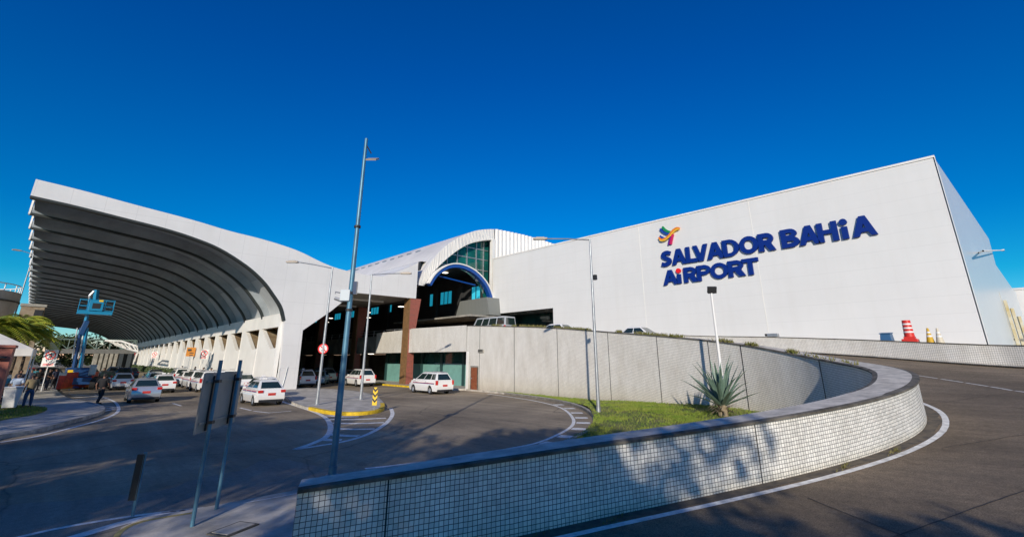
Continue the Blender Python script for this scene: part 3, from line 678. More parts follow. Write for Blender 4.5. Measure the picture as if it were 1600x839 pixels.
# pier-side clutter: two slim downpipes on the end column
for x_,z_ in ((13.95,1.9),(14.6,2.0)):
    rel(MB().tube([(x_-.35,Y0-.06,.3),(x_-.22,Y0-.06,1.1),(x_-.12,Y0-.06,z_)],.035,6).build('downpipe',M_galv),can)
o=fill('column_pavement',[(25.3,36.2,.14),(26.6,34.7,.14),(29.2,34.7,.14),(29.2,235,.14),(25.3,235,.14)],M_walk,depth=.16); tag(o,kind='structure')
o=MB().bb((25.1,36.2,0),(25.297,200,.158)).build('column_yellow_kerb',M_kerby); tag(o,kind='structure')
# ---- columns carrying the link beam
def column(y,label):
    r=empty('brick_column',(26.4,y,0),label,'column',group='brick clad columns along the drop off deck')
    MB().bb((-.10,0,0),(-.003,1.15,8.98)).build('brown_side',M_brick2,r)
    MB().prism([(0,0),(.85,0),(.72,5.0),(1.3,8.98),(0,8.98)],'y',.0,1.15).build('red_face',M_brick,r)
    mb=MB()
    for z_ in np.arange(.6,9,.6): mb.bb((.0,-.012,z_),(.70,-.002,z_+.02))
    mb.build('tile_joints',M_capdark,r)
    return r
for y,l in ((44.6,'nearest brown and red tiled column under the corner of the white link beam'),(57.1,'red tiled column behind the tall blue grey pole'),(69.6,'red tiled column behind the lamp post with the round red sign'),(82.1,'farthest red tiled column beside the white end pier of the canopy'),):
    column(y,l)
# ---- barrel hall with glazed arch
hall=empty('barrel_roof_hall',(38,45,4.7),'terminal hall with white ribbed barrel roof, glazed quarter arch and blue arched entrance','building')
Ob=[(27.4,10.6),(27.6,11.2),(29.0,13.44),(30.61,15.32),(32.8,17.03),(35.13,18.24),(37.14,18.87),(39.31,19.25),(41.5,19.35)]
Ib=[(28.2,10.6),(28.3,10.75),(29.87,12.82),(31.98,14.8),(34.27,16.37),(36.7,17.29),(38.49,17.68)]
Obs=[tuple(p) for p in interp(Ob,5)]; Ibs=[tuple(p) for p in interp(Ib,5)]
no=len(Obs); ys_=(45.2,240)
mb=MB()
roofp=Obs+[(44,19.2),(47,18.6),(50,17.3),(52.5,15.2),(54,13)]; nr=len(roofp)
mb.add([(x,45.2,z) for x,z in roofp]+[(x,240,z) for x,z in roofp],[(i,nr+i,nr+i+1,i+1) for i in range(nr-1)])
rel(mb.build('barrel_roof',M_roof,fix=False,smooth=True),hall)
mb=MB(); ni=len(Ibs); Oc=[p for p in Obs if p[0]<38.6]; Or=[np.array(p) for p in Oc]; Or=resample(Or,ni)
for y in (44.95,): 
    mb.add([(p[0],y,p[1]) for p in Or]+[(p[0],y,p[1]) for p in Ibs],[(i,i+1,ni+i+1,ni+i) for i in range(ni-1)])
mb.add([(p[0],44.95,p[1]) for p in Ibs]+[(p[0],46.4,p[1]) for p in Ibs],[(i,i+1,ni+i+1,ni+i) for i in range(ni-1)])
mb.add([(p[0],44.95,p[1]) for p in Or]+[(p[0],45.3,p[1]) for p in Or],[(i,i+1,ni+i+1,ni+i) for i in range(ni-1)])
rel(mb.build('arch_band',M_corr,fix=False),hall)
# fluting of the arch band: thin radial fins
mb=MB()
for i in range(0,ni,1):
    a=np.array((Or[i][0],Or[i][1])); b=np.array(Ibs[i]); 
    d=b-a; L=np.linalg.norm(d); n_=np.array((-d[1],d[0]))/L*.035
    mb.add([(a[0]-n_[0],44.9,a[1]-n_[1]),(a[0]+n_[0],44.9,a[1]+n_[1]),(b[0]+n_[0],44.9,b[1]+n_[1]),(b[0]-n_[0],44.9,b[1]-n_[1]),(a[0]-n_[0],44.96,a[1]-n_[1]),(a[0]+n_[0],44.96,a[1]+n_[1]),(b[0]+n_[0],44.96,b[1]+n_[1]),(b[0]-n_[0],44.96,b[1]-n_[1])],[(0,1,2,3),(0,4,5,1),(2,6,7,3),(1,5,6,2),(0,3,7,4)])
rel(mb.build('band_ribs',M_pier),hall)
# corrugated end wall right of the glass: real fluted sheet
mb=MB(); xs=np.arange(38.65,53.2,.175); pts=[]
for i,x in enumerate(xs): pts.append((x,44.95 if (i//2)%2==0 else 44.80))
n_=len(pts)
def topz(x): return float(np.interp(x,[38.6,41.5,44,47,50,53.5],[19.2,19.3,19.35,19.3,19.1,18.9]))
mb.add([(p[0],p[1],14.0) for p in pts]+[(p[0],p[1],topz(p[0])) for p in pts],[(i,i+1,n_+i+1,n_+i) for i in range(n_-1)])
rel(mb.build('fluted_wall',M_pier,fix=False),hall)
rel(MB().bb((38.15,44.78,7.95),(38.62,45.3,17.75)).build('white_jamb',M_pier),hall)
# blue arch
Bl=[(28.45,10.75),(29.2,11.9),(30.2,12.75),(31.3,13.3),(32.6,13.5),(33.9,13.35),(35.1,12.95),(36.3,12.2),(37.2,11.3),(37.8,10.2),(38.1,9.1)]
Bl=[tuple(p) for p in interp(Bl,4)]; Bi=[(p[0],p[1]) for p in offs(Bl,-.38)]
nb=len(Bl); mb=MB()
mb.add([(p[0],44.3,p[1]) for p in Bl]+[(p[0],44.3,p[1]) for p in Bi]+[(p[0],44.9,p[1]) for p in Bl]+[(p[0],44.9,p[1]) for p in Bi],
 [(i,i+1,nb+i+1,nb+i) for i in range(nb-1)]+[(2*nb+i,3*nb+i,3*nb+i+1,2*nb+i+1) for i in range(nb-1)]+[(i,2*nb+i,2*nb+i+1,i+1) for i in range(nb-1)]+[(nb+i,nb+i+1,3*nb+i+1,3*nb+i) for i in range(nb-1)]+[(nb-1,3*nb-1,4*nb-1,2*nb-1),(0,nb,3*nb,2*nb)])
ba=rel(mb.build('blue_arch',M_blue),hall)
Bu=offs(Bl,.14); mb=MB()
mb.add([(p[0],44.2,p[1]) for p in Bu]+[(p[0],44.2,p[1]) for p in Bl]+[(p[0],44.8,p[1]) for p in Bu]+[(p[0],44.8,p[1]) for p in Bl],
 [(i,i+1,nb+i+1,nb+i) for i in range(nb-1)]+[(i,2*nb+i,2*nb+i+1,i+1) for i in range(nb-1)]+[(nb+i,nb+i+1,3*nb+i+1,3*nb+i) for i in range(nb-1)])
e=mb.build('white_rim',M_pier); e.parent=ba; e.matrix_parent_inverse=Matrix.Identity(4)
e=MB().tube([(30.2,45.0,11.9),(35.6,45.0,11.4)],.09,6).build('tie_rod',M_blue); e.parent=ba
# glass quarter: between the inner edge of the band, the blue arch and the jamb
up=[p for p in Ibs]; lo=[(28.3,10.72)]+[p for p in Bl if p[0]>28.6]
pol=up+[(38.49,9.3)]+[p for p in lo[::-1] if p[0]<38.2]
gl=rel(frame_mesh(pol,46.0,46.06,'arch_glass',M_glass),hall)
mb=MB()
def zin(x,c): xs_=[p[0] for p in c]; zs=[p[1] for p in c]; return float(np.interp(x,xs_,zs))
for x in (30.4,31.9,33.4,34.9,36.4,37.6): 
    z1=zin(x,Ibs); z0=zin(x,Bl); 
    if z1>z0+.2: mb.bb((x-.05,45.88,z0),(x+.05,46.0,z1))
for z in (12.2,13.6,15.0,16.3):
    xs_=[x for x in np.arange(28.6,38.4,.05) if zin(x,Ibs)>z and (zin(x,Bl)<z or x>38.1)]
    if xs_:
        seg=[xs_[0]]
        for a,b in zip(xs_[:-1],xs_[1:]):
            if b-a>.08: mb.bb((seg[0],45.9,z-.05),(a,45.99,z+.05)); seg=[b]
        mb.bb((seg[0],45.9,z-.05),(xs_[-1],45.99,z+.05))
rel(mb.build('mullions',M_galv),hall)
# dark vault behind the blue arch, window wall and its windows
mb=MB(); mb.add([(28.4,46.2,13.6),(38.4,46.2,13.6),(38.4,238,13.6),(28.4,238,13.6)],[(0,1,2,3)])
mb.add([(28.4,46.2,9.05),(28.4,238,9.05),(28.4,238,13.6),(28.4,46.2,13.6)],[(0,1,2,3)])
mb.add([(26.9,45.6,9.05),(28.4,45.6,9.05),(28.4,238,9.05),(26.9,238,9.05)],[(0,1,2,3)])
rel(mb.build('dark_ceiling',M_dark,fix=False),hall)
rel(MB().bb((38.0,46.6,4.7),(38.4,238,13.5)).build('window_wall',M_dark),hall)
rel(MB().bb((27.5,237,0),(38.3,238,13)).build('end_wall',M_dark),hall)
yw=47.0; cnt=0
for y0_,n_ in ((46.9,2),(53.2,3),(56.9,2),(62.3,2),(70,2),(74.5,3),(84,2),(90,3),(101,2),(107,3)):
    wf=rel(MB().bb((37.93,y0_-.15,9.95),(37.99,y0_+n_*.95+.05,11.85)).build('window',M_bkmetal),hall)
    for j in range(n_):
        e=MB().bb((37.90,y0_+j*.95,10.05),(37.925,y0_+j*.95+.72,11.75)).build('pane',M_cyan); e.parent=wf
for y_ in (50,56,62,70,80):
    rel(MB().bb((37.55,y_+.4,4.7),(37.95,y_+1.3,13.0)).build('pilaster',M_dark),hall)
M_lit=mat('lit_lamp',(.9,.85,.75),.5,emit=((1,.9,.75),3.0))
for x_,y_,z_ in ((31,50,13.5),(34.5,50,13.5),(31,57,13.5),(34.5,57,13.5),(33,66,13.5),(30,75,8.9),(33,84,8.9),(29.5,52,8.9),(30,62,8.9),(34,70,8.9),(29,58,3.3),(31,66,3.3)):
    rel(MB().bb((x_-.28,y_-.28,z_-.06),(x_+.28,y_+.28,z_)).build('ceiling_lamp',M_lit),hall)
# grey slanted panel over the entrance and soffit with spot lights
gp=MB(); gp.add([(36.2,42.9,7.7),(36.2,49.8,7.65),(36.0,48.6,9.75),(36.0,43.2,9.8),(38,42.9,7.7),(38,49.8,7.65),(38,48.6,9.75),(38,43.2,9.8)],[(0,1,2,3),(0,4,5,1),(1,5,6,2),(2,6,7,3),(0,3,7,4)])
rel(gp.build('grey_entrance_panel',panel('grey_ribbed_panel',(.20,.21,.20),.6,hz=0,vt=.7,line=.7)),hall)
sf2=rel(MB().bb((33,42.6,7.35),(38,60,7.55)).build('entrance_soffit',M_beton),hall)
for y_ in (44,47.5,51,55): e=MB().bb((34.2,y_,7.30),(34.9,y_+.7,7.348)).build('spot_light',M_lamp); e.parent=sf2
# low bands on the hall roof (skylight streaks)
mb=MB()
for i in range(26): mb.bb((31.7,52+i*2.3,16.25),(31.95,53.1+i*2.3,16.45))
rel(mb.build('roof_vents',M_galv),hall)
# ---- drop-off deck
dk=empty('drop_off_deck',(26.5,35,3.3),'raised drop off deck with pale concrete edge over the car bays','deck')
rel(MB().bb((26.55,34.7,3.35),(38,238,4.70)).build('deck_slab',M_beton),dk)
q=[]
y0_,y1_=34.65,52.0
def dq(y0,y1,z0a,z0b,z1a,z1b,x0a,x0b,x1a,x1b):
    return ([(x0b,y1,z0b),(x0a,y0,z0a),(x1a,y0,z1a),(x1b,y1,z1b)],[(y1,z0b),(y0,z0a),(y0,z1a),(y1,z1b)],[1,1,1,1])
q.append(dq(34.6,44.3,3.3,3.3,5.62,5.75,26.55,26.55,26.5,26.5)); q.append(dq(44.3,52,3.3,3.3,5.7,5.55,26.55,26.55,26.5,26.5))
rel(uvmesh('tiled_edge',q,M_tileb,smooth=False),dk)
rel(MB().bb((26.58,34.62,3.3),(26.8,52,5.5)).build('edge_core',M_beton),dk)
mb=MB().bb((26.62,52,3.3),(26.9,235,5.2)); rel(mb.build('shaded_edge',M_beton),dk)  # parapet goes on in darker grey, the roof's shade put into its colour
rl=MB()
for z_ in (5.55,5.85): rl.tube([(26.9,46,z_),(26.9,235,z_)],.03,6)
for y_ in np.arange(46,235,2.5): rl.tube([(26.9,y_,5.1),(26.9,y_,5.88)],.03,6)
rel(rl.build('railing',M_galv),dk)
for x_,y_ in ((26.2,50),(26.2,57)): rel(MB().box((x_+.9,y_,3.27),(.9,.18,.05)).build('tube_light',M_lamp),dk)
# under-deck rooms
ud=empty('under_deck_rooms',(29,45,0),'teal boarded rooms beneath the raised deck','building')
rel(MB().bb((29.2,34,0),(29.5,54,2.15)).build('teal_hoarding',M_teal),ud)
rel(MB().bb((29.25,34,2.2),(29.5,54,3.32)).build('teal_glass',M_tealglass),ud)
mb=MB()
for y_ in (34.2,38.2,42.0,45.8,49.5,53.8): mb.bb((29.05,y_,0),(29.19,y_+.35,3.3))
rel(mb.build('posts',mat('dark_green_post',(.02,.06,.06),.5)),ud)
rel(MB().bb((36,54,0),(36.3,238,3.3)).build('rear_wall',M_beton),ud)
rel(MB().bb((29.5,53.8,0),(36,54,3.3)).build('side_wall',M_dark),ud)
rel(MB().bb((29.2,33.5,0),(38,34.0,4.6)).build('end_wall',M_beton),ud)
for y_ in (62,74,86,98,112): rel(MB().bb((30,y_,0),(30.8,y_+.8,3.3)).build('concrete_pillar',M_beton),ud)
# return wall closing the retaining wall at the opening, door, vent
rt=empty('retaining_wall_end',(26.5,34.6,0),'pale end of the retaining wall next to the teal opening','wall')
rel(MB().bb((26.55,34.3,0),(29.2,34.62,3.3)).build('return',M_tileb if False else M_pier),rt)
i=min(range(NO//2,NO),key=lambda k:abs(IPs[k][1]-33.7)); dx=IPs[i][0]-.0
dr=empty('red_door',(dx-.06,33.35,0.1),'small rusty red steel door at the foot of the pale retaining wall','door')
MB().bb((-.02,-.42,0),(.06,.42,1.85)).build('leaf',mat('rusty_red',(.20,.045,.02),.7,col2=(.28,.10,.04),vscale=5),dr)
MB().bb((-.05,-.5,1.86),(.06,.5,1.98)).build('lintel',M_beton,dr)
MB().bb((-.03,-.5,0),(.06,-.43,1.86)).bb((-.03,.43,0),(.06,.5,1.86)).build('frame',M_capdark,dr)
MB().bb((-.05,.28,.9),(-.021,.36,1.0)).build('handle',M_galv,dr)
v=atX(751,548,26.45); vn=empty('wall_vent',tuple(v),'small dark vent grille high on the pale retaining wall','vent')
MB().bb((-.03,-.34,-.13),(.03,.34,.13)).build('frame',M_beton,vn); mb=MB()
for z_ in (-.08,-.03,.02,.07): mb.bb((-.045,-.3,z_),(-.031,.3,z_+.03))
mb.build('louvres',M_bkmetal,vn)
# stair handrail on top of the deck parapet seen behind the first column
# ================================================================== WHITE HALL with the sign
XF=38.0
wh=empty('white_sign_hall',(38,20,4),'huge plain white clad hall carrying the airport name','building')
f1=[(1.45,3.3),(34.3,4.4),(34.3,7.97),(44.4,7.97),(44.4,15.0),(1.45,14.92)]
b=bmesh.new()
def poly3(b,pts):
    vs=[b.verts.new(p) for p in pts]; ed=[b.edges.new((vs[i],vs[(i+1)%len(vs)])) for i in range(len(vs))]; bmesh.ops.triangle_fill(b,edges=ed,use_beauty=False); return vs
mb=MB().prism([(p[0],p[1]) for p in f1],'x',XF,XF+.25)
rel(mb.build('front_cladding',M_white),wh)
rel(MB().bb((XF-.06,1.40,14.92),(XF+.4,44.5,15.06)).build('roof_trim',M_pier),wh)
def sideY(x): return 1.44-.0365*(x-XF)
def onside(px,py):
    r_=ray(px,py); # y=1.44-.0365(x-38)
    t=(1.44+.0365*XF)/(r_.y+.0365*r_.x); p=CO+r_*t; return p.x,p.z
x1,z1_=onside(1545,373); x2,z2_=onside(1556,414); x3,z3_=onside(1582,451)
sidep=[(XF,3.2),(x3+6,3.2),(x3+6,z3_),(x3,z3_),(x2,z2_),(x1,z1_),(XF,14.92)]
mb=MB(); n_=len(sidep); mb.add([(x,sideY(x),z) for x,z in sidep]+[(x,sideY(x)+.05,z) for x,z in sidep],[tuple(range(n_))[::-1],tuple(range(n_,2*n_))]+[(i,(i+1)%n_,n_+(i+1)%n_,n_+i) for i in range(n_)])
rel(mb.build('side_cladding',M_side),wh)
mb=MB().bb((XF+.25,1.6,14.6),(x1-1,44,14.9)); rel(mb.build('roof',M_pier),wh)
rel(MB().bb((XF-.03,1.395,3.2),(XF+.06,1.425,15.0)).build('corner_trim',M_pier),wh)
rel(MB().bb((XF+3.5,34.3,4.3),(XF+3.7,60,9)).build('recess_back',M_tealglass),wh)
rel(MB().bb((XF+.25,34.1,4.3),(XF+3.6,34.3,8)).build('recess_side',M_dark),wh)
rc=rel(MB().bb((XF+.25,34.3,7.97),(XF+3.6,44.4,8.1)).build('recess_soffit',M_beton),wh)
for y_ in (36,39,42): e=MB().bb((XF+1.2,y_,7.90),(XF+1.9,y_+.6,7.965)).build('spot_light',M_lamp); e.parent=rc
# vertical cover strips on the facade
mb=MB()
for px_,py_ in ((1002,410),(1190,450)):
    y_=atX(px_,py_,XF).y; mb.bb((XF-.012,y_-.03,4.5),(XF,y_+.03,14.9))
rel(mb.build('cover_strip',M_pier),wh)
# further pale building and rough timber stack at the right edge
fb=empty('far_white_building',(70,-2,3),'plain white building glimpsed past the hall corner at the right edge','building')
xf_=x3+9; zt_=atX(1592,453,xf_).z
rel(MB().bb((xf_,-14,3),(xf_+20,sideY(xf_)+1.5,zt_)).build('block',M_pier),fb)
rel(MB().bb((xf_-.1,-14.1,zt_),(xf_+20.1,sideY(xf_)+1.6,zt_+.3)).build('parapet',M_canw),fb)
bd=atX(1584,540,60.); rp=empty('upright_boards',(60.,bd.y,3.1),'weathered yellowish boards stacked upright past the hall corner','boards')
mb=MB(); ht_=atX(1577,455,60.).z-3.1
for i in range(4): mb.box((i*.5,-.28*i,ht_/2-.35*i),(.14,.22,ht_-.7*i),rz=.2*i)
mb.build('board',mat('weathered_board',(.45,.36,.16),.8,col2=(.55,.52,.42),vscale=1.5),rp)
MB().box((.8,-.5,1.2),(.1,1.3,.14)).build('rail',M_beton,rp)
# ---- lettering
sg=empty('airport_name_sign',(XF,13,10),'big blue raised letters with a coloured ribbon emblem on the white hall','sign')
def letter(ch,ya,yb,z0,z1,m=None,dotm=None):
    """one raised letter built of polygons in a unit box; reading direction is -Y"""
    T=.30  # stroke
    polys=[]; arcs=[]
    W=abs(yb-ya); H=z1-z0
    # work in metric letter space (u right, v up)
    t=.255*H
    def bar(pts): polys.append([pts])
    def ell(cx,cy,rx,ry,a0=0,a1=360,n=28): return [(cx+rx*math.cos(R(a0+(a1-a0)*i/n)),cy+ry*math.sin(R(a0+(a1-a0)*i/n))) for i in range(n+1)]
    loops=[]
    if ch=='O': loops=[ell(W/2,H/2,W/2,H/2)[:-1],ell(W/2,H/2,W/2-t,H/2-t*.92)[:-1]]
    elif ch=='D':
        loops=[[(0,0)]+ell(W*.42,H/2,W*.58,H/2,-90,90)+[(0,H)],[(t,t*.8)]+ell(W*.42,H/2,W*.58-t,H/2-t*.8,-90,90)+[(t,H-t*.8)]]
    elif ch=='P': 
        loops=[[(0,0),(t,0),(t,H*.36)]+ell(W*.55,H*.68,W*.45,H*.32,-90,90)+[(0,H)],[(t,H*.60)]+ell(W*.55,H*.68,W*.45-t*.85,H*.08,-90,90)+[(t,H*.76)]]
    elif ch=='R':
        loops=[[(0,0),(t,0),(t,H*.30),(W*.40,H*.34),(W*.66,0),(W*1.04,0),(W*.80,H*.40)]+ell(W*.52,H*.69,W*.44,H*.31,-45,90)+[(0,H)],[(t,H*.61)]+ell(W*.52,H*.68,W*.44-t*.85,H*.07,-90,90)+[(t,H*.75)]]
    elif ch=='B':
        loops=[[(0,0)]+ell(W*.55,H*.29,W*.45,H*.29,-90,65)+ell(W*.50,H*.75,W*.42,H*.25,-50,90)+[(0,H)],[(t,H*.22)]+ell(W*.5,H*.28,W*.5-t*.95,H*.06,-90,90,8)+[(t,H*.34)],[(t,H*.66)]+ell(W*.48,H*.72,W*.42-t*.85,H*.06,-90,90,8)+[(t,H*.78)]]
    elif ch=='A':
        loops=[[(0,0),(t*.95,0),(W*.36,H*.2),(W*.64,H*.2),(W-t*.95,0),(W,0),(W*.5+t*.52,H),(W*.5-t*.52,H)],[(W*.42,H*.40),(W*.58,H*.40),(W*.5,H*.62)]]
    elif ch=='V': loops=[[(W*.5-t*.5,0),(W*.5+t*.5,0),(W,H),(W-t*1.02,H),(W*.5,H*.38),(t*1.02,H),(0,H)]]
    elif ch=='L': loops=[[(0,0),(W,0),(W,t*.92),(t,t*.92),(t,H),(0,H)]]
    elif ch=='T': loops=[[(W/2-t/2,0),(W/2+t/2,0),(W/2+t/2,H-t*.92),(W,H-t*.92),(W,H),(0,H),(0,H-t*.92),(W/2-t/2,H-t*.92)]]
    elif ch=='H': loops=[[(0,0),(t,0),(t,H/2-t*.42),(W-t,H/2-t*.42),(W-t,0),(W,0),(W,H),(W-t,H),(W-t,H/2+t*.42),(t,H/2+t*.42),(t,H),(0,H)]]
    elif ch=='i': loops=[[(W/2-t/2,0),(W/2+t/2,0),(W/2+t/2,H*.62),(W/2-t/2,H*.62)]]
    elif ch=='S':
        pts=[(W*.90,H*.80),(W*.70,H*.86),(W*.50,H*.87),(W*.28,H*.80),(W*.24,H*.67),(W*.40,H*.56),(W*.62,H*.47),(W*.78,H*.35),(W*.72,H*.20),(W*.50,H*.13),(W*.28,H*.13),(W*.06,H*.19)]
        c=interp(pts,5); n_=normals2(c); h=t*.50
        loops=[[tuple(p+n*h) for p,n in zip(c,n_)]+[tuple(p-n*h) for p,n in zip(c,n_)][::-1]]
    def mk(loops,mat_,name):
        b=bmesh.new(); D=.19
        allv=[]
        for xx in (XF-D,XF-.003):
            ed=[];vsl=[]
            for lp in loops:
                vs=[b.verts.new((xx,ya-p[0],z0+p[1])) for p in lp]; vsl.append(vs); ed+=[b.edges.new((vs[i],vs[(i+1)%len(vs)])) for i in range(len(vs))]
            bmesh.ops.triangle_fill(b,edges=ed,use_beauty=False); allv.append(vsl)
        for l0,l1 in zip(*allv):
            for i in range(len(l0)): b.faces.new((l0[i],l0[(i+1)%len(l0)],l1[(i+1)%len(l0)],l1[i]))
        bmesh.ops.recalc_face_normals(b,faces=b.faces)
        me=bpy.data.meshes.new(name); b.to_mesh(me); b.free(); me.materials.append(mat_)
        o=bpy.data.objects.new(name,me); COL.objects.link(o); rel(o,sg); return o
    o=mk(loops,m or M_sign,'letter')
    if ch=='i':
        d=mk([ell(W/2,H*.86,H*.165,H*.165)[:-1]],dotm or M_sign,'dot'); d.parent=o; d.matrix_parent_inverse=Matrix.Identity(4)
S=3.226
def row(spec,basef,z0,z1,red=False):
    for ch,a,b_ in spec:
        xm=980+(a+b_)/2/S; ya=atX(980+a/S,basef(980+a/S),XF).y; yb=atX(980+b_/S,basef(980+b_/S),XF).y
        letter(ch,ya,yb,z0,z1,dotm=M_signred if red else None)
base1=lambda px: 404-.158*(px-1042)
row([('S',173,228),('A',227,300),('L',299,356),('V',336,410),('A',404,490),('D',484,566),('O',569,664),('R',664,744),('B',779,868),('A',868,970),('H',962,1064),('i',1070,1126),('A',1134,1257)],base1,10.58,11.98)
base2=lambda px: 434-.135*(px-1038)
row([('A',184,257),('i',244,284),('R',289,354),('P',355,424),('O',423,512),('R',512,592),('T',582,666)],base2,8.92,10.22,red=True)
# emblem: crossing ribbons
def ribbon(pts,wd,m,x):
    c=interp([(atX(1015+px_/6.99,340+py_/6.99,XF).y,atX(1015+px_/6.99,340+py_/6.99,XF).z) for px_,py_ in pts],5); n_=normals2(c); mb=MB()
    L=[p+n*wd/2 for p,n in zip(c,n_)]; Rr=[p-n*wd/2 for p,n in zip(c,n_)]; k=len(c)
    mb.add([(x,p[0],p[1]) for p in L]+[(x,p[0],p[1]) for p in Rr]+[(XF-.003,p[0],p[1]) for p in L]+[(XF-.003,p[0],p[1]) for p in Rr],
      [(i,i+1,k+i+1,k+i) for i in range(k-1)]+[(i,2*k+i,2*k+i+1,i+1) for i in range(k-1)]+[(k+i,k+i+1,3*k+i+1,3*k+i) for i in range(k-1)]+[(0,k,3*k,2*k),(k-1,3*k-1,4*k-1,2*k-1)])
    rel(mb.build('emblem_ribbon',m),sg)
G=mat('emblem_green',(.01,.25,.08),.4); BLm=mat('emblem_blue',(.01,.06,.35),.4); ORm=mat('emblem_orange',(.75,.22,.02),.4); YLm=mat('emblem_yellow',(.85,.5,.03),.4); MGm=mat('emblem_magenta',(.55,.01,.10),.4); PUm=mat('emblem_purple',(.12,.02,.25),.4)
ribbon([(145,105),(180,140),(225,160),(262,160)],.20,G,XF-.16)
ribbon([(122,128),(160,165),(205,182),(245,178)],.17,BLm,XF-.18)
ribbon([(118,205),(135,215),(165,228)],.18,BLm,XF-.15)
ribbon([(112,222),(140,245),(185,232),(225,200),(262,150),(300,122),(332,120)],.17,ORm,XF-.24)
ribbon([(120,250),(150,257),(190,245),(235,208),(270,165),(305,138),(328,130)],.10,YLm,XF-.26)
ribbon([(262,185),(250,230),(238,295)],.17,MGm,XF-.20)
ribbon([(238,200),(225,250),(214,302)],.12,PUm,XF-.19)
# small wall bracket lamp on the right face
wl=empty('side_bracket_lamp',tuple(atY(1524,398,1.4)),'white bracket lamp reaching out from the glossy side of the hall','lamp')
pa=atY(1524,398,1.4); pb=atY(1536,392,0.6); pc=atY(1567,391,-.6)
rel(MB().tube([pa,pb,pc],.06,6).build('arm',M_wpole),wl); rel(MB().box(pa,(.25,.1,.5)).build('bracket',M_wpole),wl); rel(MB().box((pc+pb)/2*.0+pc,(.7,.3,.12)).build('lamp_head',M_wpole),wl)
# ================================================================== STREET FURNITURE
def lathe_pole(name,base,h,r0,r1,m,parent,top=None):
    return MB().tube([(0,0,0),(0,0,h*.33),(0,0,h*.66),(0,0,h)],[r0,r0*.67+r1*.33,r0*.33+r1*.67,r1],12).build(name,m,parent,smooth=True)
def lamp_post(loc,h,arm,label,m=M_galv,head=.75,r0=.09,r1=.05,group=None,rise=.25):
    r=empty('street_lamp',loc,label,'street lamp',group=group)
    lathe_pole('pole',None,h,r0,r1,m,r)
    MB().lathe([(.0,.0),(.17,.0),(.17,.03),(r0*1.3,.05),(r0*1.2,.35),(0,.36)]).build('base_plate',m,r)
    a=Vector(arm); e=Vector((0,0,h))
    ar=MB().tube([e-Vector((0,0,.05)),e+a*.5+Vector((0,0,rise*.5)),e+a+Vector((0,0,rise))],.035,8).build('arm',m,r)
    d=a.normalized(); c=e+a+Vector((0,0,rise))+d*head*.5
    rz=math.atan2(d.y,d.x)
    hd=MB(); hd.box(c,(head,.26,.10),rz=rz); hd.box(c+Vector((0,0,.06)),(head*.6,.18,.06),rz=rz)
    hd.build('lamp_head',M_signback,r,bevel=.02); MB().box(c-Vector((0,0,.055)),(head*.7,.2,.02),rz=rz).build('lens',M_lamp,r)
    return r
def arm_to(base,h,px,py):
    """horizontal arm vector whose tip lies on the sight line at the arm's own depth plane (plane through pole facing camera)"""
    b=Vector(base); n=Vector((math.sin(YAW),math.cos(YAW),0)); r_=ray(px,py); d=(b-CO).dot(n)/r_.dot(n); p=CO+r_*d; return p-Vector((b.x,b.y,b.z+h))
b=atZ(495,632,.14); lamp_post(tuple(b),8.05,arm_to(b,8.05,466,411).xy.to_3d(),'lamp post on the traffic island with arm to the left and a round red sign',group='island lamp posts',rise=.35)
L1=b.copy()
b=atZ(563.5,624,.14); lamp_post(tuple(b),8.25,arm_to(b,8.25,626,431).xy.to_3d(),'lamp post on the traffic island with its arm reaching right toward the arch',group='island lamp posts',rise=.05)
b=Vector((19.3,14.65,.14)); av=arm_to(b,8.65,855,373).xy.to_3d()
r=lamp_post(tuple(b),8.65,av,'thin lamp post on the garden pavement before the retaining wall with small box on it',rise=.02)
MB().box((.14,-.1,6.6),(.16,.16,.26)).build('control_box',M_bkmetal,r)
# white pole with floodlight
fl=empty('floodlight_pole',(22.35,9.85,.4),'slim white pole with black floodlight standing behind the agave','floodlight')
lathe_pole('pole',None,5.35,.07,.055,M_wpole,fl)
MB().box((0,-.05,5.48),(.42,.14,.32),rz=-YAW,rx=.35).build('lamp_head',M_bkmetal,fl,bevel=.02); MB().box((0,0,5.33),(.3,.06,.05),rz=-YAW).build('bracket',M_bkmetal,fl)
# tall pole in front
pb=atZ(519,743,0.0)
tp=empty('tall_pole',tuple(pb),'tall grey blue pole in the foreground with a camera box midway up','pole')
lathe_pole('pole',None,8.95,.085,.045,M_pole,tp)
MB().lathe([(0,0),(.16,0),(.16,.02),(.1,.04),(.1,.22),(0,.23)]).build('base_plate',M_pole,tp)
def tpp(px,py): # point in the plane through the pole facing the camera
    n=Vector((math.sin(YAW),math.cos(YAW),0)); r_=ray(px,py); d=(pb-CO).dot(n)/r_.dot(n); return CO+r_*d-pb
a=tpp(575,232); c=tpp(582,249)
MB().tube([tpp(572,226),tpp(580,240)],.02,6).build('tip_stay',M_bkmetal,tp)
MB().box(c,(.30,.34,.045),rz=-YAW,rx=.5).build('tip_panel',M_signback,tp)
MB().box(tpp(555,450),(.10,.10,.34),rz=-YAW).build('junction_box',M_carnavy,tp)
MB().box(tpp(541,462),(.26,.24,.30),rz=-YAW).build('camera_box',mat('camera_box_white',(.55,.62,.66),.5),tp,bevel=.02)
cm=MB().tube([tpp(534,458),tpp(524,456),tpp(524,459)],.018,6); cm.build('camera_bracket',M_galv,tp)
MB().tube([tpp(535,470),tpp(523,466)],[.045,.04],8).build('camera',M_galv,tp)
mb=MB()
for z in (3.9,4.35,6.2): mb.lathe([(.09,z),(.09,z+.06),(.06,z+.06)],seg=12)
mb.build('clamp',M_bkmetal,tp)
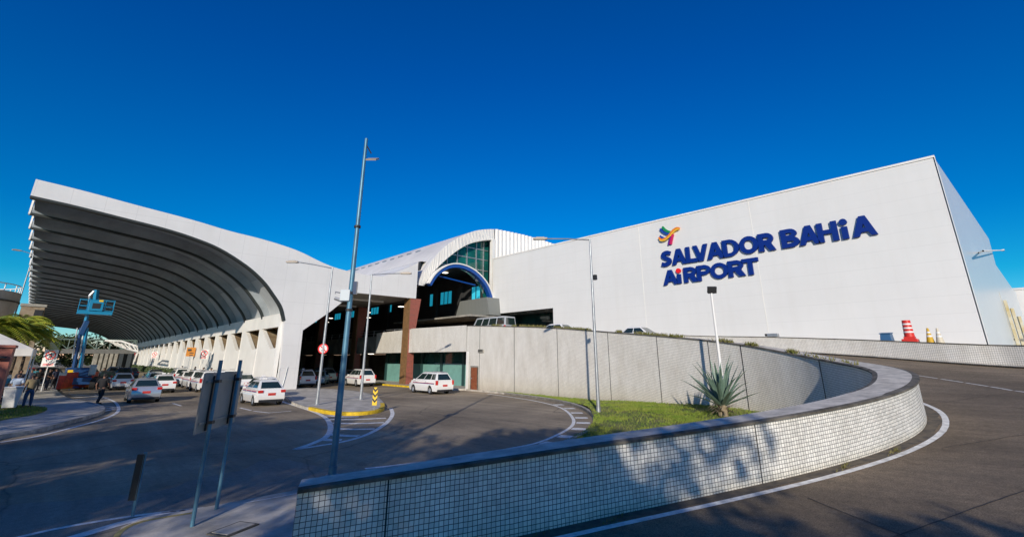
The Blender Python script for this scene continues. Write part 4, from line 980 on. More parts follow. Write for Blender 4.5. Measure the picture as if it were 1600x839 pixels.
# sign seen from behind, on two posts
def two(px,py,z=.05): return atZ(px,py,z)
s0=two(300,822); s1=two(338,795)
sb=empty('sign_on_two_posts',tuple((s0+s1)/2),'grey back of a large square sign on two blue grey posts in the foreground','sign')
n_=(s1-s0); n_.z=0; ang=math.atan2(n_.y,n_.x); Lg=n_.length
def rs(p): return Vector(p)-(s0+s1)/2
top0=2.92
for s_ in (s0,s1):
    MB().tube([rs(s_),rs(s_)+Vector((0,0,2.62))],.033,10).build('post',M_pole,sb,smooth=True)
fwd=Vector((math.sin(YAW-.35),math.cos(YAW-.35),0))
mid=Vector((0,0,0))+Vector((0,0,2.14))+fwd*.09
# panel corners from the photograph on the panel's own plane
pn=Vector((-n_.y,n_.x,0)).normalized(); pn=pn if pn.dot(fwd)>0 else -pn
p0=(s0+s1)/2+pn*.09
def onp(px,py): r_=ray(px,py); d=(p0-CO).dot(pn)/r_.dot(pn); return CO+r_*d-(s0+s1)/2
cs=[onp(307,676),onp(369,660),onp(377,580),onp(320,583)]
for i in (0,1,2,3): pass
u=Vector((n_.x,n_.y,0)).normalized()
def rect(cs):
    us=[c.dot(u) for c in cs]; zs=[c.z for c in cs]
    return min(us[0],us[3])*.5+max(us[0],us[3])*.5,(us[1]+us[2])/2,(zs[0]+zs[1])/2,(zs[2]+zs[3])/2
u0,u1,z0,z1=rect(cs)
off=cs[0]-u*cs[0].dot(u); off.z=0
pl=MB()
def up_(uu,z,d=0.): v=u*uu+off+pn*d; return (v.x,v.y,z)
pl.add([up_(u0,z0),up_(u1,z0),up_(u1,z1),up_(u0,z1),up_(u0,z0,.03),up_(u1,z0,.03),up_(u1,z1,.03),up_(u0,z1,.03)],[(0,1,2,3),(4,7,6,5),(0,4,5,1),(1,5,6,2),(2,6,7,3),(3,7,4,0)])
pl.build('panel',M_signback,sb)
for z_ in (z0+.16,z1-.14):
    MB().add([up_(u0+.06,z_-.02,-.035),up_(u1-.06,z_-.02,-.035),up_(u1-.06,z_+.02,-.035),up_(u0+.06,z_+.02,-.035),up_(u0+.06,z_-.02,-.002),up_(u1-.06,z_-.02,-.002),up_(u1-.06,z_+.02,-.002),up_(u0+.06,z_+.02,-.002)],[(0,1,2,3),(0,4,5,1),(2,6,7,3),(0,3,7,4),(1,2,6,5)]).build('cross_rail',M_signback,sb)
for f in (.22,.78):
    uu=u0+(u1-u0)*f; mbb=MB().add([up_(uu-.05,z0+.02,-.03),up_(uu+.05,z0+.02,-.03),up_(uu+.05,z1-.05,-.03),up_(uu-.05,z1-.05,-.03),up_(uu-.05,z0+.02,-.002),up_(uu+.05,z0+.02,-.002),up_(uu+.05,z1-.05,-.002),up_(uu-.05,z1-.05,-.002)],[(0,1,2,3),(0,4,5,1),(2,6,7,3),(0,3,7,4),(1,2,6,5)]); mbb.build('stiffener',M_bkmetal,sb)
for s_ in (s0,s1):
    for z_ in (z0+.16,z1-.14): MB().box(rs(s_)+Vector((0,0,0))+Vector((0,0,z_-rs(s_).z*0)),(.12,.1,.05),rz=ang).build('clamp',M_bkmetal,sb)
# dark marker board on a post
s2=atZ(207,806,.05); bp_=empty('marker_post',tuple(s2),'short dark marker board on a slanting post at the road fork','marker post')
MB().tube([(0,0,0),(0,0,1.02)],.028,8).build('post',M_pole,bp_)
MB().box((-.05,.02,.62),(.13,.03,.74),rz=-.6).build('board',M_bkmetal,bp_)
# chevron marker on the island
c0=atZ(584.5,641,.14); ch=empty('chevron_marker',tuple(c0),'small yellow and black chevron board on the tip of the traffic island','marker sign')
MB().tube([(0,0,0),(0,0,1.1)],.03,8).build('post',M_galv,ch)
def fl2(u,d,z): v=Vector((math.cos(-YAW),math.sin(-YAW),0))*u+Vector((math.sin(YAW),math.cos(YAW),0))*d; return (v.x,v.y,z)
yb=MB().add([fl2(-.12,-.04,.25),fl2(.12,-.04,.25),fl2(.12,-.04,1.12),fl2(-.12,-.04,1.12),fl2(-.12,-.02,.25),fl2(.12,-.02,.25),fl2(.12,-.02,1.12),fl2(-.12,-.02,1.12)],[(0,1,2,3),(4,7,6,5),(0,4,5,1),(1,5,6,2),(2,6,7,3),(3,7,4,0)]).build('board',M_yellow,ch)
mb=MB()
for z_ in (.36,.62,.88): mb.add([fl2(-.12,-.043,z_+.14),fl2(0,-.043,z_),fl2(.12,-.043,z_+.14),fl2(.12,-.043,z_+.26),fl2(0,-.043,z_+.12),fl2(-.12,-.043,z_+.26)],[(0,1,4,5),(1,2,3,4)])
e=mb.build('chevrons',M_bkmetal,ch,fix=False)
# round prohibition sign on island lamp
def disc(mb,c,r0,r1,nrm,seg=28):
    n=Vector(nrm).normalized(); a=n.cross(Vector((0,0,1))).normalized(); b=a.cross(n)
    c=Vector(c); vs=[];fs=[]
    for k in range(seg):
        t=2*math.pi*k/seg; d=a*math.cos(t)+b*math.sin(t); vs+= [c+d*r1,c+d*r0]
    for k in range(seg): j=(k+1)%seg; fs.append((2*k,2*j,2*j+1,2*k+1))
    mb.add(vs,fs); return mb
tocam=Vector((-math.sin(YAW-.3),-math.cos(YAW-.3),0))
def no_sign(loc,label,size=.32,pole=True,plate=None,h=2.3,cross=True,cat='traffic sign'):
    r=empty('traffic_sign',loc,label,cat)
    if pole: MB().tube([(0,0,0),(0,0,h+size)],.03,8).build('post',M_wpole,r)
    f=tocam*.05
    if plate:
        w_,h_=plate; a=tocam.cross(Vector((0,0,1))).normalized(); c=Vector((0,0,h+size-h_/2))+f
        P_=[c-a*w_/2-Vector((0,0,h_/2)),c+a*w_/2-Vector((0,0,h_/2)),c+a*w_/2+Vector((0,0,h_/2)),c-a*w_/2+Vector((0,0,h_/2))]
        MB().add(P_+[p-tocam*.02 for p in P_],[(0,1,2,3),(4,7,6,5),(0,4,5,1),(1,5,6,2),(2,6,7,3),(3,7,4,0)]).build('plate',M_wpole,r)
        cz=h+size-.08-size; 
        mb=MB()
        for k in range(2):
            cc=Vector((0,0,h+size-h_+.10+.12*k))+f+tocam*.004
            mb.add([cc-a*w_*.38-Vector((0,0,.03)),cc+a*w_*.38-Vector((0,0,.03)),cc+a*w_*.38+Vector((0,0,.03)),cc-a*w_*.38+Vector((0,0,.03))],[(0,1,2,3)])
        mb.build('text_line',M_signred,r,fix=False)
    else: cz=h
    mb=MB(); disc(mb,Vector((0,0,cz))+f+tocam*.004,0.001,size*.98,tocam); mb.build('face',M_wpole,r,fix=False)
    mb=MB(); disc(mb,Vector((0,0,cz))+f+tocam*.008,size*.76,size,tocam)
    a=tocam.cross(Vector((0,0,1))).normalized(); 
    for s_ in ((1,) if not cross else (1,)):
        d=(a+Vector((0,0,s_*1.0))).normalized(); e=d.cross(tocam).normalized(); c=Vector((0,0,cz))+f+tocam*.010
        mb.add([c-d*size*.8-e*size*.1,c+d*size*.8-e*size*.1,c+d*size*.8+e*size*.1,c-d*size*.8+e*size*.1],[(0,1,2,3)])
    mb.build('ring',M_signred,r,fix=False)
    mb=MB(); c=Vector((0,0,cz))+f+tocam*.006
    mb.add([c-a*size*.35-Vector((0,0,size*.45)),c-a*size*.1-Vector((0,0,size*.45)),c+a*size*.15+Vector((0,0,size*.45)),c-a*size*.15+Vector((0,0,size*.45))],[(0,1,2,3)])
    mb.add([c+a*size*.1-Vector((0,0,size*.45)),c+a*size*.35-Vector((0,0,size*.45)),c+a*size*.1+Vector((0,0,size*.05)),c-a*size*.1+Vector((0,0,size*.05))],[(0,1,2,3)])
    mb.build('pictogram',M_bkmetal,r,fix=False)
    return r
z_=None
b=L1; 
no_sign((b.x,b.y,.14),'round red and white no walking sign clamped to the left island lamp post',size=.29,pole=False,h=3.12)
b=atZ(64,611,.14); no_sign(tuple(b),'white rectangular no parking sign on its own post on the left pavement',size=.36,plate=(.95,1.35),h=2.9)
b=atZ(240,581,0); b=Vector((8.8,72,0)); no_sign(tuple(atX(240.5,560,12.6).xy.to_3d()),'white no parking sign before the distant piers, left of the orange board',size=.4,plate=(1.0,1.2),h=3.6)
q_=atX(318,560,12.4); no_sign((q_.x,q_.y,0),'white no parking sign before the piers, right of the orange board',size=.36,plate=(.8,1.1),h=3.4)
q_=atX(296,560,12.9); ob=empty('orange_board_sign',(q_.x,q_.y,0),'orange information board on a post before the white piers','sign')
MB().tube([(0,0,0),(0,0,3.2)],.05,8).build('post',M_galv,ob); MB().box((0,-.1,3.6),(1.05,.08,1.2),rz=-.3).build('board',M_orange,ob)
mb=MB(); mb.box((-.2,-.15,3.85),(.4,.03,.25),rz=-.3).box((.1,-.16,3.45),(.5,.03,.12),rz=-.3).box((.1,-.16,3.15),(.4,.03,.12),rz=-.3); mb.build('pictogram',M_bkmetal,ob)
q_=atX(192,563,11.5); q_=Vector((10.5,150,0)); q_=Vector(atX(191,560,11.0)); 
yb2=empty('yellow_board_sign',(q_.x,q_.y,0),'yellow board beside a round sign far down the lane','sign')
MB().tube([(0,0,0),(0,0,3)],.07,8).build('post',M_galv,yb2); MB().box((-.6,0,3.4),(2.0,.1,2.4)).build('board',M_yellow,yb2); mb=MB(); disc(mb,(1.4,-.1,3.9),.001,1.0,(0,-1,0)); mb.build('disc',M_wpole,yb2,fix=False); mb=MB(); disc(mb,(1.4,-.12,3.9),.75,1.0,(0,-1,0)); mb.build('ring',M_signred,yb2,fix=False)
# far left lamp post
q_=Vector(atZ(16,450,8.5)); d_=75.; n=ray(16,449); n_h=Vector((n.x,n.y,0)).normalized(); bs=n_h*75
hh=CAMH+75*n.z/math.hypot(n.x,n.y); t_=ray(30,395); ht=CAMH+75*t_.z/math.hypot(t_.x,t_.y)
lamp_post((bs.x+1.0,bs.y,0),ht,(-1.0,-.3,0),'distant lamp post rising behind the round concrete tank',m=M_galv,rise=.2)
# ---- cones, barrels, box behind the outer parapet
def base_at(px,py,x): return atX(px,py,x)
def spot(px,d=.9):
    """point on the terrace just behind the outer parapet on the sight line px"""
    r_=ray(px,537); best=None
    for p in QPs:
        if p[0]<30: continue
        az=math.atan2(p[0],p[1]); a2=math.atan2(r_.x,r_.y)
        if best is None or abs(az-a2)<best[0]: best=(abs(az-a2),p)
    p=best[1]; L=math.hypot(p[0],p[1]); k=(L+d)/L; x=r_.x/math.hypot(r_.x,r_.y)*(L+d); y=r_.y/math.hypot(r_.x,r_.y)*(L+d)
    return Vector((x,y,tz(y)-.04))
bb_=empty('traffic_barrel',tuple(spot(1424)),'red barrel with white bands on a square red foot behind the far parapet','traffic barrel')
MB().lathe([(0,0.28),(.25,.28),(.20,1.28),(.19,1.32),(0,1.33)],seg=20).build('drum',M_red,bb_,smooth=True)
mb=MB()
for z_ in (.62,.84,1.06): r_=.25-.05*(z_-.28)+.006; mb.lathe([(r_-.005,z_),(r_,z_),(r_-.006,z_+.085),(r_-.011,z_+.085)],seg=20)
mb.build('reflective_band',M_wpole,bb_); MB().box((0,0,.14),(.72,.72,.28)).build('foot',M_red,bb_,bevel=.03); MB().box((0,0,.34),(.5,.5,.12)).build('collar',M_red,bb_)
def cone(px,m,label):
    r=empty('traffic_cone',tuple(spot(px)),label,'traffic cone',group='traffic cones on the upper pavement')
    MB().lathe([(.20,.03),(.05,.86),(.045,.90),(0,.90)],seg=18).build('body',m,r,smooth=True)
    mb=MB()
    for z_ in (.42,.62): a=.20-.15*(z_-.03)/.83+.004; b_=.20-.15*(z_+.08-.03)/.83+.004; mb.lathe([(a-.003,z_),(a,z_),(b_,z_+.09),(b_-.003,z_+.09)],seg=18)
    mb.build('band',M_wpole,r); MB().box((0,0,.02),(.44,.44,.05)).build('base',m,r)
cone(1455,M_coney,'amber cone with white band, the one nearer the red barrel'); cone(1470,M_conew,'sun faded pale cone to the right of the amber one')
bx=empty('blue_box',tuple(spot(1388)),'slanted blue plastic box behind the far parapet left of the red barrel','box')
MB().add([(-.4,-.3,0),(.4,-.3,0),(.4,.3,0),(-.4,.3,0),(-.36,-.24,.50),(.36,-.24,.56),(.36,.24,.56),(-.36,.24,.50)],[(0,3,2,1),(4,5,6,7),(0,1,5,4),(1,2,6,5),(2,3,7,6),(3,0,4,7)]).build('tub',M_bluebox,bx,bevel=.03)
MB().box((0,0,.56),(.8,.56,.05),ry=-.08).build('lid',M_bluebox,bx)
gb=empty('parapet_fitting',tuple(atX(1208,524,35.7)),'small grey lamp fitting on top of the far parapet','fitting'); MB().box((0,0,.02),(.3,.7,.22)).build('housing',M_galv,gb,bevel=.03); MB().box((0,.4,.04),(.2,.2,.16)).build('cover',M_bkmetal,gb)
# ================================================================== VEHICLES
def make_car(kind,paint,label,cat,loc,rz=0.,stripe=False,roofsign=False,group=None,plate=M_plate):
    """built facing +Y, origin at ground under its centre"""
    S_={'hatch':dict(L=3.9,W=1.66,H=1.44,belt=.95,hood=.86,yw=1.02,yf=.28,yr=-1.18,yb=-1.80,tail=.95,wb=2.45,R=.29),
        'sedan':dict(L=4.25,W=1.70,H=1.46,belt=.93,hood=.84,yw=.98,yf=.25,yr=-.92,yb=-1.62,tail=1.0,wb=2.5,R=.29),
        'mpv':dict(L=4.36,W=1.74,H=1.64,belt=1.02,hood=.93,yw=1.38,yf=.50,yr=-1.72,yb=-2.1,tail=1.0,wb=2.62,R=.31),
        'suv':dict(L=4.33,W=1.82,H=1.68,belt=1.05,hood=1.0,yw=1.0,yf=.36,yr=-1.62,yb=-2.08,tail=1.05,wb=2.67,R=.34),
        'pickup':dict(L=5.2,W=1.85,H=1.78,belt=1.1,hood=1.05,yw=1.15,yf=.65,yr=-.55,yb=-.75,tail=1.08,wb=3.1,R=.37),
        'minibus':dict(L=5.9,W=2.0,H=2.4,belt=1.35,hood=1.15,yw=2.35,yf=1.75,yr=-2.85,yb=-2.93,tail=1.35,wb=3.6,R=.35)}[kind]
    L,W,H,belt=S_['L'],S_['W'],S_['H'],S_['belt']; hw=W/2; Rw=S_['R']
    r=empty(cat.replace(' ','_') if False else {'hatch':'hatchback_car','sedan':'sedan_car','mpv':'minivan_car','suv':'suv_car','pickup':'pickup_truck','minibus':'minibus'}[kind],loc,label,cat,rz=rz,group=group)
    yf_ax,yr_ax=S_['wb']/2+.05,-S_['wb']/2+.05
    bot=.24
    def arch(yc): return [(yc+(Rw+.06)*math.cos(R(t)),Rw+(Rw+.06)*math.sin(R(t))) for t in (-12,20,50,80,100,130,160,192)]
    pr=[(-L/2+.06,bot),(-L/2,.38),(-L/2-.0,.62),(-L/2+.05,S_['tail']-.08)]
    if kind=='sedan': pr+=[(-L/2+.12,1.0),(S_['yb'],1.02)]
    elif kind=='pickup': pr+=[(-L/2+.03,1.08),(S_['yb'],1.1)]
    else: pr+=[(S_['yb']-.04,belt+.01)]
    pr+=[(S_['yw'],belt+.01),(S_['yw']+.35,(belt+S_['hood'])/2+.02),(L/2-.35,S_['hood']-.10),(L/2-.06,.66),(L/2,.52),(L/2-.03,.3),(L/2-.1,bot)]
    fa=arch(yf_ax); ra=arch(yr_ax)
    pr+=fa+ra
    # body shell: side profile, side panels bulging at mid height
    def hwz(z): 
        if z<.55: return hw-(.55-z)*.16
        return hw-(z-.55)*.10
    b=bmesh.new(); n=len(pr)
    cols=[]
    for sx,k in ((-1,1.),(-1,.90),(1,.90),(1,1.)):
        vs=[]
        for (y,z) in pr:
            x=hwz(z)*k*sx
            yy,zz=y,z
            if k==1.:
                # taper plan towards nose and tail
                x*= 1-.10*max(0,(abs(y)-L/2+.45)/.45)**2
                zz=z-(.035 if z>=S_['hood']-.12 else 0); yy=y*(1-.012)
            vs.append(b.verts.new((x,yy,zz)))
        cols.append(vs)
    for c0,c1 in zip(cols[:-1],cols[1:]):
        for i in range(n): b.faces.new((c0[i],c0[(i+1)%n],c1[(i+1)%n],c1[i]))
    for c in (cols[0],cols[-1]):
        ed=[b.edges.get((c[i],c[(i+1)%n])) for i in range(n)]; bmesh.ops.triangle_fill(b,edges=ed,use_beauty=False)
    # greenhouse
    hb=hwz(belt)*.955; ht=hb-.25*(H-belt)/.55 if kind!='minibus' else hb-.12
    yb,yr,yf,yw=S_['yb'],S_['yr'],S_['yf'],S_['yw']
    zt=H-.05
    base=[(-hb,yb),(hb,yb),(hb,yw),(-hb,yw)]; top=[(-ht,yr),(ht,yr),(ht,yf),(-ht,yf)]
    b2=bmesh.new()
    v0=[b2.verts.new((x,y,belt-.03)) for x,y in base]; v1=[b2.verts.new((x,y,zt)) for x,y in top]
    crown=[b2.verts.new((x*.72,y*.74+(yf+yr)/2*.26,H+.012)) for x,y in top]
    for i in range(4): b2.faces.new((v0[i],v0[(i+1)%4],v1[(i+1)%4],v1[i])); b2.faces.new((v1[i],v1[(i+1)%4],crown[(i+1)%4],crown[i]))
    b2.faces.new(crown); b2.faces.new(v0[::-1])
    ed=[e for e in b2.edges if (e.verts[0] in v1) != (e.verts[1] in v1) and ((e.verts[0] in v0) or (e.verts[1] in v0))]
    bmesh.ops.bevel(b2,geom=ed,offset=.06,segments=2,affect='EDGES',profile=.6)
    me2=bpy.data.meshes.new('x'); b2.to_mesh(me2); b2.free(); b.from_mesh(me2); bpy.data.meshes.remove(me2)
    bmesh.ops.recalc_face_normals(b,faces=b.faces)
    me=bpy.data.meshes.new('body'); b.to_mesh(me); b.free(); me.materials.append(paint)
    me.polygons.foreach_set('use_smooth',[True]*len(me.polygons)); me.set_sharp_from_angle(angle=R(32))
    o=bpy.data.objects.new('body',me); COL.objects.link(o); o.parent=r
    # glass on each greenhouse plane
    def gq(P,a0,a1,t0,t1,off,name):
        """P: bottom-left,bottom-right,top-right,top-left ; fractions along and up"""
        P=[Vector(p) for p in P]
        f=lambda a,t:(P[0]*(1-a)+P[1]*a)*(1-t)+(P[3]*(1-a)+P[2]*a)*t
        n_=(P[1]-P[0]).cross(P[3]-P[0]).normalized(); c=(P[0]+P[2])/2
        if n_.dot(c-Vector((0,0,belt)))<0: n_=-n_
        vs=[f(a0,t0),f(a1,t0),f(a1,t1),f(a0,t1)]; mb=MB(); mb.add([v+n_*off for v in vs]+[v-n_*.02 for v in vs],[(0,1,2,3),(0,4,5,1),(1,5,6,2),(2,6,7,3),(3,7,4,0)]); return mb.build(name,M_cgl,r)
    bz=belt-.03
    gq([(-hb,yb,bz),(hb,yb,bz),(ht,yr,zt),(-ht,yr,zt)],.09,.91,.14,.86,.010,'rear_window')
    gq([(-hb,yw,bz),(hb,yw,bz),(ht,yf,zt),(-ht,yf,zt)],.07,.93,.08,.92,.010,'windshield')
    for sx in (-1,1):
        P_=[(sx*hb,yb,bz),(sx*hb,yw,bz),(sx*ht,yf,zt),(sx*ht,yr,zt)]
        cuts={'mpv':((.05,.24),(.27,.57),(.60,.93)),'suv':((.05,.22),(.25,.56),(.59,.93)),'minibus':((.03,.25),(.28,.50),(.53,.72),(.75,.95)),'pickup':((.07,.46),(.50,.93))}.get(kind,((.09,.48),(.52,.93)))
        for a0,a1 in cuts: gq(P_,a0,a1,.17,.87,.008,'side_window')
    for sx in (-1,1):
        for yd in (S_['yw']-.35,(yf+yr)/2+.10):
            if kind in('minibus','pickup') and yd<0: continue
            MB().add([(sx*(hwz(.34)+.004),yd-.012,.36),(sx*(hwz(.34)+.004),yd+.012,.36),(sx*(hwz(belt)+.004),yd+.012,belt-.05),(sx*(hwz(belt)+.004),yd-.012,belt-.05)],[(0,1,2,3)]).build('door_seam',M_bkmetal,r,fix=False)
            MB().box((sx*(hwz(.8)+.012),yd-.22 if yd>0 else yd-.3,belt-.13),(.02,.15,.03)).build('door_handle',paint,r)
    # wheels
    for yc in (yf_ax,yr_ax):
        for sx in (-1,1):
            wv=empty_w=bpy.data.objects.new('wheel',None); COL.objects.link(wv); wv.parent=r; wv.location=(sx*(hw-.12),yc,Rw)
            prof=[(Rw*.62,-.10),(Rw*.93,-.10),(Rw,-.06),(Rw,.06),(Rw*.93,.10),(Rw*.62,.10)]
            m_=MB().lathe(prof,seg=18); m_.v=[(z,x,y) for x,y,z in m_.v]; t=m_.build('tyre',M_black,wv,smooth=True)
            m_=MB().lathe([(.0,.05*1),(Rw*.2,.085),(Rw*.3,.06),(Rw*.62,.09),(Rw*.62,-.09),(0,-.09)],seg=18); m_.v=[(z*sx,x,y) for x,y,z in m_.v]; m_.build('rim',M_rim,wv)
    # tail lights, head lights, bumpers, plate, mirrors
    tl=S_['tail']
    for sx in (-1,1):
        if kind in('mpv','suv','minibus','pickup'): MB().box((sx*(hw-.13),-L/2+.07,tl-.12),(.16,.16,.34)).build('tail_light',M_tail,r,bevel=.02)
        else: MB().box((sx*(hw-.20),-L/2+.05,tl-.13),(.27,.14,.15)).build('tail_light',M_tail,r,bevel=.02)
        MB().box((sx*(hw-.28),L/2-.17,.68),(.36,.26,.14)).build('head_light',M_head,r,bevel=.02)
        MB().box((sx*(hwz(belt)+.07),S_['yw']-.22,belt+.02),(.17,.10,.12)).build('mirror',paint,r,bevel=.02)
    MB().box((0,-L/2+.03,.66 if kind!='minibus' else .8),(.42,.09,.14)).build('plate',plate,r)
    MB().box((0,-L/2+.06,.30),(W*.82,.14,.14)).build('rear_bumper',M_bkmetal,r,bevel=.02)
    MB().box((0,L/2-.08,.40),(W*.60,.14,.20)).build('front_grille',M_bkmetal,r,bevel=.02)
    MB().box((0,0,.27),(W*.78,L*.86,.10)).build('underbody',M_black,r)
    if kind in('suv','mpv'):
        for sx in (-1,1): MB().tube([(sx*(ht-.06),yr+.15,H+.02),(sx*(ht-.06),yf-.1,H+.02)],.022,6).build('roof_rail',M_bkmetal if kind=='suv' else M_rim,r)
    if stripe:
        for sx in (-1,1):
            for z_,m_ in ((.82,M_stripe),(.775,M_stripeb)):
                MB().add([(sx*(hwz(z_)+.006),-L/2+.32,z_),(sx*(hwz(z_)+.006),L/2-.75,z_),(sx*(hwz(z_+.03)+.006),L/2-.75,z_+.03),(sx*(hwz(z_+.03)+.006),-L/2+.32,z_+.03)],[(0,1,2,3)]).build('side_stripe',m_,r,fix=False)
    if roofsign:
        MB().box((0,(yf+yr)/2+.3,H+.06),(.26,.12,.09)).build('taxi_sign',M_wpole,r,bevel=.02)
    return r
TG='white taxis queuing along the piers'
make_car('hatch',M_carw,'white taxi hatchback, last and nearest of the queue by the big end pier','car',(9.55,33.35,0),0,True,True,TG)
make_car('hatch',M_carw,'white taxi half hidden behind the back of the big sign','car',(10.9,38.4,0),0,True,True,TG)
make_car('mpv',M_carw,'white taxi minivan directly left of the two post sign','car',(9.4,44.0,0),0,True,True,TG)
make_car('suv',M_carw,'white taxi with roof rails, second ahead of the sign back','car',(9.5,49.6,0),0,True,False,TG)
make_car('mpv',M_carw,'white minivan taxi under the orange board','car',(9.7,55.2,0),0,True,True,TG)
make_car('hatch',M_carw,'white taxi at the head of the near queue, left of the orange board','car',(9.9,61.0,0),0,True,True,TG)
make_car('mpv',M_carw,'small distant white taxi farthest up the queue by the piers','car',(10.2,68.0,0),0,True,True,TG)
make_car('sedan',M_cars,'silver sedan driving away, half in tree shade, in the middle lane','car',(4.30,40.75,0),R(-1))
make_car('hatch',M_carw,'white car with red rear window just ahead of the silver sedan','car',(6.45,50.3,0),0,True,True)
make_car('hatch',M_carw,'white hatchback ahead of the silver sedan on the left','car',(4.3,57.5,0),0,False,False)
make_car('sedan',M_cardk,'black sedan farther down the lane beyond the white minivan','car',(3.6,66,0),0)
make_car('suv',M_carnavy,'dark blue car far down the lane beside the piers','car',(5.6,76,0),0)
make_car('pickup',M_cardk,'dark pickup parked beyond the walking man','pickup truck',(1.9,62.5,0),R(25))
make_car('hatch',M_carred,'red car in the far left car park behind the no parking sign','car',(-4.5,82,0),R(70))
make_car('sedan',M_carw,'pale car far down the lane left of the lift','car',(-6.0,95,0),R(80))
make_car('suv',M_cardk,'black car parked in the shade behind the no parking sign','car',(-1.8,76,0),R(75))
make_car('sedan',M_cardk,'black sedan far down the lane beneath the footbridge','car',(2.4,92,0),0)
make_car('sedan',M_cars,'grey sedan far down the lane beneath the footbridge','car',(6.2,96,0),0)
make_car('mpv',M_carw,'white minivan taxi parked tight beside the big white end pier','car',(18.05,50.9,0),R(-2),True,True)
make_car('sedan',M_carbl,'pale blue car facing out, between the pier and the tall pole','car',(20.9,53.4,0),R(150),)
make_car('suv',M_cars,'silver blue car partly behind the tall pole under the deck','car',(22.5,57.0,0),R(5))
make_car('hatch',M_cardk,'dark car in the shade behind the lamp post with the red sign','car',(20.3,60,0),R(5))
make_car('suv',M_carw,'white taxi with roof rails parked under the deck left of the brick column','car',(22.95,48.0,0),R(-3),True,False)
make_car('mpv',M_carw,'white taxi minivan with red stripe in front of the teal boards','car',(22.55,34.1,0),R(-2),True,False)
make_car('hatch',M_cars,'grey car deep under the deck seen behind the white roof rail taxi','car',(25.0,56.5,0),R(8))
for i_,(k_,m_,x_,y_,lb_) in enumerate((('hatch',M_carw,12.0,48.5,'white taxi tight against the piers, just left of the orange board post'),('mpv',M_carw,12.1,55,'white minivan close to the pier wall under the right hand no parking sign'),('sedan',M_carw,12.1,63,'white sedan close to the pier wall near the hedge end'),('hatch',M_carw,7.0,60,'white hatchback in the lane between the two rows of taxis'),('sedan',M_cardk,8.2,71,'black sedan behind the near row of taxis'),('suv',M_cars,5.2,84,'silver car far down the lane below the yellow board'),('sedan',M_cardk,1.2,83,'black sedan far down the lane behind the walking man'),('hatch',M_carred,-3.0,98,'small red car far left beneath the footbridge'),('sedan',M_carnavy,7.4,88,'navy sedan near the far piers beneath the footbridge'))):
    make_car(k_,m_,lb_,'car',(x_,y_,0),0,m_ is M_carw,False)
# on the upper road
def zup(y): return float(np.interp(y,[6,12,19,24,30,36.5],[2.6,2.95,3.5,4.0,4.4,4.72]))
make_car('minibus',mat('minibus_grey',(.40,.42,.45),.4,coat=.4),'grey minibus on the upper road under the hall overhang','minibus',(34.5,40.4,4.72),R(3))
make_car('hatch',M_carw,'white car on the upper road behind the minibus, roof showing above the wall','car',(33.4,30.0,4.36),R(2))
make_car('sedan',M_carw,'white car descending the ramp beyond the thin lamp post, only its roof above the wall','car',(33.2,20.6,3.66),R(182))
# ================================================================== BOOM LIFT and hoarding
LY=60.
def L3(px,py,y=LY): return atY(px,py,y)
lf=empty('boom_lift',(float(L3(118,600).x),LY,0),'blue boom lift with raised basket working under the canopy','boom lift')
lo_=lf.location.copy()
def rl3(px,py,y=LY): return L3(px,py,y)-lo_
c=rl3(118,600); 
ch_=MB().box((0,0,.75),(2.0,3.0,.6)).build('chassis',M_liftd,lf,bevel=.08)
for sx in (-1,1):
    for sy in (-1.2,1.2):
        m_=MB().lathe([(0,-.2),(.3,-.2),(.5,-.17),(.5,.17),(.3,.2),(0,.2)],seg=16); m_.v=[(z+sx*1.1,x+sy,y+.5) for x,y,z in m_.v]; m_.build('wheel',M_black,lf,smooth=True)
MB().box((.0,.0,1.5),(1.9,2.4,.8)).build('turntable',M_liftd,lf,bevel=.1)
MB().box((.9,-1.0,1.7),(.5,.8,.9)).build('yellow_panel',M_galv,lf,bevel=.05)
MB().box((-.6,-1.22,1.6),(.35,.04,.25)).build('warning_plate',M_yellow,lf)
p1=rl3(118,575); p2=rl3(128,515); p3=rl3(133,505); p4=rl3(139,490)
MB().tube([rl3(113,588),rl3(127,512)],[.16,.13],4).build('lower_boom',M_liftd,lf)
MB().tube([rl3(124,585),rl3(136,512)],[.15,.13],4).build('riser_boom',M_lift,lf)
MB().tube([rl3(113,560),rl3(121,512)],.05,6).tube([rl3(122,560),rl3(131,520)],.06,6).build('hydraulic_ram',M_galv,lf)
MB().tube([rl3(130,524),rl3(141,466)],[.17,.12],4).build('upper_boom',M_lift,lf)
MB().box(rl3(131,512),(.42,.4,1.3),ry=.15).build('knuckle',M_liftd,lf,bevel=.06)
MB().tube([rl3(138,488),rl3(140,462),rl3(147,455)],.12,8).build('jib',M_galv,lf)
MB().tube([rl3(151,453),rl3(149,470)],[.22,.20],4).build('jib_head',M_lift,lf)
# basket
a=rl3(120,490); b_=rl3(175,490); zt_=rl3(148,469).z; z0_=a.z; xa,xb=a.x,b_.x; mb=MB()
for y_ in (-.5,.5):
    for z_ in (z0_+.35,(z0_+zt_)/2+.1,zt_): mb.tube([(xa,y_,z_),(xb,y_,z_)],.03,6)
    for x_ in np.linspace(xa,xb,5): mb.tube([(x_,y_,z0_),(x_,y_,zt_)],.03,6)
for x_ in (xa,xb):
    for z_ in (z0_+.35,(z0_+zt_)/2+.1,zt_): mb.tube([(x_,-.5,z_),(x_,.5,z_)],.045,6)
bk=mb.build('basket_rail',M_lift,lf)
MB().bb((xa,-.55,z0_-.02),(xb,.55,z0_+.28)).build('basket_floor',M_lift,lf)
cxm=rl3(149,480).x; MB().bb((cxm-.5,-.68,z0_+.3),(cxm+.55,-.52,zt_-.05)).build('control_panel',M_lift,lf,bevel=.03); MB().bb((cxm-.25,-.70,z0_+.5),(cxm+.35,-.685,z0_+1.0)).build('panel_display',M_bkmetal,lf)
